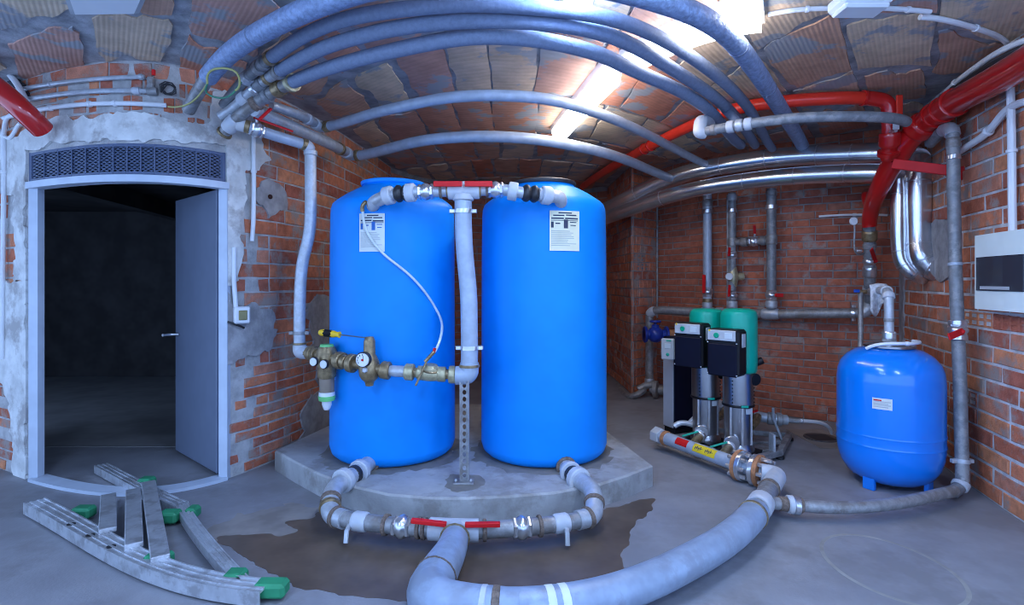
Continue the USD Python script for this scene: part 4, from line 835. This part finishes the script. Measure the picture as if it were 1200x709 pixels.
def ex2(T, q, Y):
    ball_valve(T, q, 858, 300, 5, .045, chrome, (-.7, -.7, 0), P(855, 290, Y - .12), lw=.03); ball_valve(T, q, 858, 344, 5, .045, chrome, (-.7, -.7, 0), P(855, 334, Y - .12), lw=.03)
    c = P(859, 324, Y); T.add('reducer_body', cat(put(lathe([(0, -.12), (.04, -.12), (.05, -.06), (.065, 0), (.05, .06), (.04, .11), (0, .11)], 20), c), put(drum(.035, .12), c, (1, -.1, 0)), put(drum(.045, .06), c + [.06, 0, 0], (1, -.1, 0))), brass_l); T.add('pressure_gauge', put(drum(.04, .03), P(855, 324, Y - .14), (0, 1, 0)), white_p)
drop_pipe(858, 226, .044, 'grey drop pipe with a brass pressure reducer, right above the near pump', [(245, 2.5, .055, chrome, 'pipe_band'), (231, 4, .05, zinc, 'pipe_socket'), (284, 5, .052, zinc_d, 'tee'), (358, 4, .06, zinc, 'coupling')], pvc_d, ex2)
def ex3(T, q, Y): ball_valve(T, q, 904, 345, 6, .05, chrome, (0, -1, 0), P(918, 346, Y - .1), lw=.04)
drop_pipe(904, 221, .050, 'dark drop pipe on the back wall, right of the reducer pipe', [(240, 3, .062, chrome, 'pipe_band'), (283, 6, .062, zinc_d, 'tee'), (357, 4, .062, zinc, 'coupling'), (225, 3, .058, zinc_d, 'coupling')], pvc_d, ex3)
T = Thing('bypass_pipe', 'short bypass pipe with a red lever between two drop pipes', 'pipe')
q = Path(dense(np.array([P(862, 284, yw(862) - .01), P(900, 282, yw(900) - .01)]))); T.pipe(q.p, .036, zinc_d, 'pipe'); ball_valve(T, q, 884, 283, 5, .045, chrome, (0, -.3, 1), P(884, 264, yw(884) - .12), lw=.03); T.collar(q, 872, 283, 4, .055, zinc_d); T.collar(q, 894, 283, 3, .05, zinc_d); T.done()
conduit('thin dark conduit left of the reducer drop pipe', [P(853, y, yw(853) - .02) for y in (228, 270, 320, 360)], .016, pvc_d)
T = Thing('riser_valve', 'valve stack with brass coupling rising to the red pipe', 'valve')
Y = 5.16; q = Path(dense(np.array([P(1019, 352, yw(1017) - .03), P(1019, 330, 5.3), P(1019, 264, Y)]))); T.pipe(q.p, .05, pvc_d, 'pipe'); T.collar(q, 1020, 276, 6, .066, brass, 'brass_coupling'); T.collar(q, 1020, 320, 6, .062, chrome, 'union_nut'); T.collar(q, 1019, 337, 4, .06, zinc, 'coupling'); T.collar(q, 1019, 290, 3, .058, zinc_d)
ball_valve(T, q, 1019, 304, 7, .045, chrome, (0, -1, 0), P(1021, 292, 5.02), lw=.04)
T.add('gauge', put(drum(.036, .02), P(1001, 259, 5.05), (0, 1, 0)), white_p); T.add('gauge_tube', tube(spline([P(1001, 262, 5.06), P(1001, 280, 5.07), P(1002, 294, 5.07), P(1012, 297, 5.12)]), .009, 8), zinc_d); T.add('gauge_tap', put(drum(.018, .05), P(1003, 294, 5.05), (1, 0, 0)), chrome); T.done()
T = Thing('drain_pipe', 'thin grey pipe with a blue tap running down behind the expansion vessel', 'pipe')
q = Path(dense(np.array([P(1008.5, 343, 5.02), P(1008.5, 410, 4.9)]))); T.pipe(q.p, .022, zinc_d, 'pipe'); T.add('tap', cat(put(drum(.02, .08), P(1005, 342, 5.02), (1, 0, 0))), brass); T.add('tap_handle', put(rbox(.05, .02, .03, .005), P(1004, 341, 4.98)), M('blue_handle', (.01, .09, .5), .4)); T.done()

# ================================================================== PUMP SET
def turn(m, c, ang):
    m = m.copy(); m.apply_transform(trimesh.transformations.rotation_matrix(ang, [0, 0, 1])); m.apply_translation(c); return m
ROT = -math.radians(46)
def pump(px, py, Yp, label, motor_z, dx=0.):
    c = P(px, py, Yp); x, y, z = c; T = Thing('booster_pump', label, 'pump'); u = Yp / F * 1.0
    top = EYE - (362 - Y0) / F * Yp if motor_z is None else motor_z
    T.add('foot', turn(rbox(.30, .30, .03, .006), (x, y, z - .02), ROT), black); T.add('pump_base', put(lathe([(0, 0), (.13, 0), (.13, .03), (.11, .06), (.10, .10), (0, .10)], 28), (x, y, z - .005)), steel)
    b = T.add('casing', put(lathe([(0, 0), (.112, 0), (.112, .32), (0, .32)], 32), (x, y, z + .06)), steel)
    T.add('casing_strap', cat(*[turn(rbox(.02, .006, .33, .002).apply_translation((.114 * math.sin(a), -.114 * math.cos(a), 0)), (x, y, z + .22), 0) for a in (-.9, -.1, .7)]), chrome, b)
    T.add('label', turn(rbox(.05, .006, .045, .001).apply_translation((0, -.115, 0)), (x, y, z + .34), .35), lgrey, b)
    T.add('collar_ring', put(lathe([(.10, 0), (.128, 0), (.132, .008), (.128, .02), (.10, .02)], 32), (x, y, z + .37)), black)
    T.add('coupling_guard', put(lathe([(0, 0), (.124, 0), (.124, .26), (0, .26)], 32), (x, y, z + .39)), steel)
    T.add('guard_screws', cat(*[sphere(.006, (x + .126 * math.sin(a), y - .126 * math.cos(a), z + .41 + .03 * k), 1) for a in (-.75, .95) for k in range(7)]), black)
    T.add('name_strip', cat(*[turn(rbox(.03, .006, .018, .001).apply_translation((0, -.134, 0)), (x, y, z + .385), a) for a in (-.1, .12)]), teal)
    zm = z + .60; mot = lathe([(0, 0), (.10, 0), (.125, .02), (.145, .06), (.15, .12), (.15, top - zm - .06), (.14, top - zm - .025), (.115, top - zm - .006), (.08, top - zm), (0, top - zm)], 40)
    T.add('motor_housing', put(mot, (x + .03, y + .06, zm)), teal); T.add('cable_gland', cat(put(drum(.03, .07), (x + .15, y + .02, zm + .12), (1, -.3, .5)), put(drum(.05, .05), (x + .10, y - .04, zm), (.3, -1, 0))), black)
    hb = .40 if motor_z is None else .385; zb = EYE - (438 - Y0) / F * Yp if px > 850 else EYE - (428 - Y0) / F * Yp
    n = np.array([math.sin(ROT), -math.cos(ROT), 0]); cb = np.array([x, y, zb + hb / 2]) + n * .15 + [dx, 0, 0]
    bx2 = lambda sx, sy, sz, lx, ly, lz, bv=.004: turn(rbox(sx, sy, sz, bv).apply_translation((lx, ly, lz)), cb, ROT)
    d = T.add('drive_box', cat(bx2(.27, .17, hb - .02, 0, 0, 0, .02)), black); T.add('drive_panel', bx2(.245, .02, hb * .66, 0, -.082, -hb * .15, .008), navy, d)
    T.add('control_strip', bx2(.235, .012, .085, -.005, -.086, hb * .35, .004), lgrey, d); T.add('control_knob', turn(put(drum(.022, .014), (-.045, -.088, hb * .35), (0, -1, 0)), cb, ROT), M('knob_green_%d' % px, (.0, .36, .2), .4), d)
    T.add('control_display', bx2(.065, .012, .05, .055, -.088, hb * .35, .003), screen, d); T.add('warning_mark', bx2(.016, .012, .016, -.105, -.088, hb * .44, .002), yellow, d); T.add('side_plate', bx2(.012, .06, .11, .134, .01, hb * .25, .002), lgrey, d)
    T.add('screw', cat(*[bx2(.01, .01, .01, sx * .122, -.088, sz, .002) for sx in (-1, 1) for sz in (hb * .2, -hb * .44)]), lgrey, d)
    return T
pump(827, 514, 4.90, 'booster pump with teal motor, the farther one beside the control cabinet', None, -.045).done()
pump(865, 526, 4.62, 'booster pump with teal motor, the nearer one on the right', None, -.03).done()

T = Thing('pump_control_cabinet', 'slim grey and navy control cabinet with a small keypad, left of the pumps', 'control cabinet')
cx = P(790, 503, 5.35); a = math.radians(22)
L = lambda sx, sy, sz, lx, ly, lz, bv=.006: turn(rbox(sx, sy, sz, bv).apply_translation((lx, ly, lz)), (cx[0], cx[1], 0), a)
T.add('body', L(.36, .17, .90, .18, .085, .50), navy); T.add('side_panel', L(.01, .155, .86, -.002, .085, .49, .003), grey); T.add('plinth', L(.34, .16, .05, .18, .085, .025), black)
kx = P(783, 409, 5.2); K = lambda sx, sy, sz, lx, ly, lz, bv=.004: turn(rbox(sx, sy, sz, bv).apply_translation((lx, ly, lz)), kx, math.radians(-28))
kp = T.add('keypad_unit', K(.125, .05, .20, 0, 0, 0, .01), lgrey); T.add('keypad_screen', K(.06, .012, .05, 0, -.022, .03), screen, kp); T.add('keypad_knob', K(.035, .02, .035, 0, -.022, -.05, .012), teal, kp); T.add('keypad_logo', K(.05, .012, .015, .01, -.022, .082), teal, kp); T.add('bracket', cat(K(.06, .10, .04, 0, .06, -.02)), black, kp); T.done()

T = Thing('pump_skid', 'galvanised steel skid frame under the two pumps', 'frame')
sk = [G(795, 4.98, 0), G(872, 4.38, 0), G(914, 4.62, 0), G(925, 5.15, 0), G(832, 5.35, 0)]
for i in range(5): T.add('rail', bar(sk[i] + [0, 0, .055], sk[(i + 1) % 5] + [0, 0, .055], .05, .05), zinc_d)
for s in sk: T.add('foot', put(drum(.035, .03), s), rubber)
T.add('cross_member', bar(G(805, 4.9, .06), G(912, 4.95, .06), .16, .03), zinc_d); T.add('cross_member', bar(G(850, 4.55, .06), G(905, 4.75, .06), .16, .03), zinc_d)
for b_ in (bar(P(905, 533, 4.6), P(905, 508, 4.6), .02, .09, .003, up=(0, 1, 0)), bar(P(918, 520, 5.0), P(906, 490, 5.0), .02, .02, .003, up=(0, 1, 0)), bar(P(906, 492, 5.0), P(906, 478, 5.0), .02, .02, .003, up=(0, 1, 0))): T.add('upright', b_, zinc)
T.done()
T = Thing('suction_manifold', 'pale suction manifold with red and yellow labels and rusty flanges', 'pipework')
q = Path(spline([P(772, 510.5, 4.86), P(795, 519, 4.66), P(825, 530, 4.42), P(858, 542, 4.18), P(895, 553, 3.98)])); T.pipe(q.p, .054, pvc, 'pipe', 20)
T.add('end_cap', put(hexn(.072, .09), q.p[0] - q.dir(0) * .05, q.dir(0)), lgrey); T.collar(q, 780, 513, 2.5, .064, rust)
def wrap(t0, t1, r_, a0, a1):
    """A label on the manifold's upper front."""
    pts = q.sub(t0, t1, 6); v = []; d = q.dir(t0); side = np.cross(d, [0, 0, 1]); side /= np.linalg.norm(side)
    side = side if side[1] < 0 else -side
    for pt in pts:
        for an in np.linspace(a0, a1, 7): v.append(pt + r_ * (math.cos(an) * side + math.sin(an) * np.array([0, 0, 1])))
    f = []
    for i in range(5):
        for j in range(6): k = i * 7 + j; f += [[k, k + 7, k + 8], [k, k + 8, k + 1]]
    return trimesh.Trimesh(np.array(v), f, process=False)
ta, tb = q.s_at(797, 520), q.s_at(810, 524.5); T.add('red_label', wrap(ta, tb, .0555, .1, 1.3), red_h, label='red label'); ta, tb = q.s_at(817, 527), q.s_at(841, 536); yl = T.add('yellow_label', wrap(ta, tb, .0555, .0, 1.35), yellow, label='yellow label with black marks')
for k in range(2):
    m0 = ta + (tb - ta) * (.10 + .46 * k); w_ = (tb - ta) * .34
    T.add('printed_mark', cat(*[wrap(m0 + w_ * .22 * j, m0 + w_ * (.22 * j + .10), .0565, .35 + .12 * (j % 2), .95 - .15 * ((j + 1) % 2)) for j in range(4)], wrap(m0, m0 + w_, .0565, .62, .70)), ink, yl)
for x, y in ((866, 545), (888, 551)):
    t = q.s_at(x, y); c, d = q.at(t), q.dir(t); g = T.add('flange', put(drum(.115, .03), c - d * .015, d), rust); T.add('flange_face', put(drum(.112, .035), c + d * (.016 if x < 880 else -.05), d), chrome, g)
    s = np.cross(d, [0, 0, 1.]); s /= np.linalg.norm(s); uu = np.cross(s, d)
    for a in np.linspace(0, 2 * np.pi, 9)[:-1]: T.add('bolt', put(hexn(.016, .15), c + .088 * (math.cos(a) * s + math.sin(a) * uu) - d * .06, d), chrome, g)
for x, y, Y in ((812, 521, 4.62), (846, 534, 4.36)):
    a = P(x, y, Y) ; b = P(x + 12, y - 14, Y + .22); qq = Path(dense(np.array([a, b]), .03)); T.pipe(qq.p, .036, brass, 'branch'); T.collar(qq, x + 9, y - 10, 3, .05, chrome); st = (a + b) / 2; T.add('branch_handle', bar(st + [.0, 0, .06], st + [-.14, -.0, .02], .022, .012, .003), teal)
T.add('pump_flange', cat(put(drum(.06, .03), P(822, 507, 4.78), (.2, 1, 0)), put(drum(.06, .03), P(858, 520, 4.5), (.2, 1, 0))), chrome)
T.add('valve_fitting', cat(tube(spline([P(790, 500, 5.0), P(797, 496, 5.0), P(812, 498, 4.98)]), .025, 10), tube(spline([P(808, 495, 5.0), P(815, 488, 5.0)]), .02, 8)), zinc); T.done()
T = Thing('discharge_manifold', 'zinc discharge pipe behind the pumps leading to a white hose', 'pipework')
q = Path(spline([P(838, 474, 5.35), P(862, 481, 5.25), P(890, 488, 5.12), P(922, 492, 5.05)])); T.pipe(q.p, .046, zinc, 'pipe', 16); T.collar(q, 905, 490, 4, .058, zinc_d); T.collar(q, 914, 491, 3, .062, zinc_d); T.collar(q, 881, 486, 3, .05, hemp); T.collar(q, 841, 475, 6, .06, zinc)
T.add('valve_handle', bar(P(880, 483, 5.0), P(888, 481, 5.0), .03, .016), red_h); T.add('brass_elbow', tube(spline([P(880, 500, 4.95), P(886, 494, 5.0), P(888, 488, 5.08)]), .034, 10), brass); T.add('brass_elbow', tube(spline([P(840, 490, 5.15), P(848, 484, 5.2), P(850, 478, 5.3)]), .034, 10), brass)
T.add('reducer', tube(spline([P(922, 492, 5.05), P(932, 493, 5.03), P(942, 493.5, 5.0)]), .024, 10), zinc_d); T.add('drain_hose', tube(spline([P(938, 493, 5.0), P(952, 494, 5.0), P(966, 497, 5.02), P(973, 503, 5.06), P(975, 508, 5.1)]), .016, 10), white_p); T.done()
T = Thing('floor_drain', 'round dark floor drain in a gritty square beside the expansion vessel', 'drain')
c = H(962, 514, 0); T.add('frame', put(rbox(.36, .62, .006, .001), (c[0], c[1], .003)), damp_m); T.add('cover', put(lathe([(0, 0), (.15, 0), (.15, .012), (0, .012)], 28), (c[0], c[1] + .0, .002)), grate_m)
T.add('slot', cat(*[put(rbox(.2, .012, .004, .001), (c[0], c[1] + .03 * k, .0145)) for k in (-3, -2, -1, 0, 1, 2, 3)]), rubber); T.done()

# ---- expansion vessel
VC = np.array([G(1042, 4.06, 0)[0], 4.06]); VR = .338
T = Thing('expansion_vessel', 'rounded blue steel expansion vessel standing in the right corner', 'pressure vessel')
prof = [(0, .03), (.14, .03), (.215, .05), (.27, .09), (.31, .155), (.33, .225), (VR, .29), (VR, .318), (VR + .004, .322), (VR + .004, .332), (VR, .337), (VR, .39), (VR + .004, .395), (VR + .004, .405), (VR, .41), (VR, .78), (.33, .85), (.31, .905), (.27, .955), (.21, .995), (.14, 1.015), (0, 1.02)]
T.add('body', put(lathe(prof, 72), (VC[0], VC[1], 0)), blue_s, smooth=50)
for a in (-2.0, -.35, 1.0, 2.6): T.add('leg', turn(rbox(.08, .03, .10, .004).apply_translation((0, -.25, .05)), (VC[0], VC[1], 0), a + .9), blue_s)
T.add('top_plate', put(lathe([(0, 0), (.15, 0), (.165, .008), (.165, .022), (.14, .03), (.05, .035), (0, .035)], 40), (VC[0], VC[1], 1.008)), steel)
lab_c = VC; s = curved(T, lab_c, VR, 1022, 1046, 467, 480, paper, 'rating_label', .004); T.add('label_print', cat(*[curved(T, lab_c, VR, 1023.5, 1044 - 3 * (k % 2), 470.5 + 2 * k, 471.3 + 2 * k, None, '', .0055) for k in range(4)]), inkg, s); T.add('label_heading', curved(T, lab_c, VR, 1023.5, 1033, 468, 469.4, None, '', .0055), red_h, s); T.done()
T = Thing('vessel_pipe', 'zinc pipe rising from the expansion vessel and elbowing to the back wall', 'pipe')
x, y = VC; q = Path(bend([np.array([x, y, 1.04]), P(1041.5, 341, y), P(1028, 340, 4.5), P(1019, 342, 5.2)], .1)); T.pipe(q.p, .032, zinc, 'pipe', 16); T.collar(q, 1041, 391, 5, .046, chrome, 'union_nut'); T.collar(q, 1041, 372, 2, .036, zinc_d); T.collar(q, 1041, 348, 3, .042, white_f, 'elbow_neck'); T.collar(q, 1038, 341, 4, .042, white_f, 'elbow'); T.add('flange_nut', put(hexn(.05, .03), (x, y, 1.05)), zinc_d); T.done()
T = Thing('rag', 'grey rag hanging over the pipe above the expansion vessel', 'cloth')
gx, gz = np.meshgrid(np.linspace(0, 1, 12), np.linspace(0, 1, 10), indexing='ij'); v = []
for a_, b_ in zip(gx.ravel(), gz.ravel()):
    v.append(P(1021 + 16 * a_, 337 + (26 + 8 * math.sin(5 * a_)) * b_, 4.42 - .05 * math.sin(7 * a_ + 1) * b_ - .06 * a_))
v = np.array(v); id_ = np.arange(120).reshape(12, 10); Q = np.stack([id_[:-1, :-1], id_[1:, :-1], id_[1:, 1:], id_[:-1, 1:]], -1).reshape(-1, 4); back = v + [0, .012, 0]
T.add('hanging_fold', trimesh.Trimesh(np.vstack([v, back]), np.vstack([Q[:, [0, 1, 2]], Q[:, [0, 2, 3]], Q[:, [0, 2, 1]] + 120, Q[:, [0, 3, 2]] + 120]), process=False), cloth_m, smooth=True); T.add('top_fold', tube(np.array([P(1020, 338, 4.45), P(1029, 336, 4.42), P(1038, 337, 4.37)]), .03, 10), cloth_m); T.done()
conduit('white cable looped over the top of the expansion vessel', [np.array([x - .21, y - .06, 1.01]), np.array([x - .12, y - .15, 1.055]), np.array([x, y - .19, 1.06]), np.array([x + .12, y - .14, 1.062]), np.array([x + .16, y - .02, 1.06])], .012, white_p, 'cable', 'cable')

# ================================================================== LADDER on the floor, bottom left
T = Thing('step_ladder', 'aluminium step ladder with green caps lying on the floor by the door', 'ladder')
fr = Path(spline([H(x, y, .07) for x, y in ((40, 588), (85, 612), (130, 637), (180, 660), (240, 678), (312, 688))]))
def channel(path, w, h):
    p = path; t = np.gradient(p, axis=0); t /= np.linalg.norm(t, axis=1)[:, None]; s = np.cross(t, [0, 0, 1.]); s /= np.linalg.norm(s, axis=1)[:, None]
    return cat(ribbon(p, w, .008), ribbon(p + s * w / 2 - [0, 0, h * .35], .008, h), ribbon(p - s * w / 2 - [0, 0, h * .35], .008, h), ribbon(p + s * w * .18 + [0, 0, .006], .012, .006), ribbon(p - s * w * .2 + [0, 0, .006], .012, .006))
r1 = T.add('rail', channel(fr.sub(0, fr.l[-1], 30), .105, .07), alu_l)
for x, y in ((88, 616), (109, 630), (131, 644)): T.add('rail_hole', put(drum(.022, .004), fr.at(fr.s_at(x, y)) + [-.005, -.02, .004]), rubber, r1)
bk = Path(spline([H(x, y, .06) for x, y in ((118, 545), (158, 566), (186, 580), (213, 592))])); T.add('rail', channel(bk.sub(0, bk.l[-1], 12), .08, .06), alu_l)
for a_, b_ in (((127, 581), (126, 622)), ((156, 575), (157, 640)), ((174, 566), (188, 655))): T.add('step', bar(H(*a_, .075), H(*b_, .085), .085, .03), alu_l)
st = Path(spline([H(212, 590, .065), H(228, 616, .065), H(252, 646, .065), H(283, 680, .065)])); T.add('rear_leg', channel(st.sub(0, st.l[-1], 12), .06, .05), alu_l)
for x, y, w_ in ((318, 689, .15), (172, 565, .1), (199, 605, .12), (226, 600, .07), (186, 656, .13), (98, 600, .12), (276, 677, .10)): T.add('rubber_cap', put(rbox(w_, .09, .07, .015), H(x, y, .05)), green_d)
T.done()
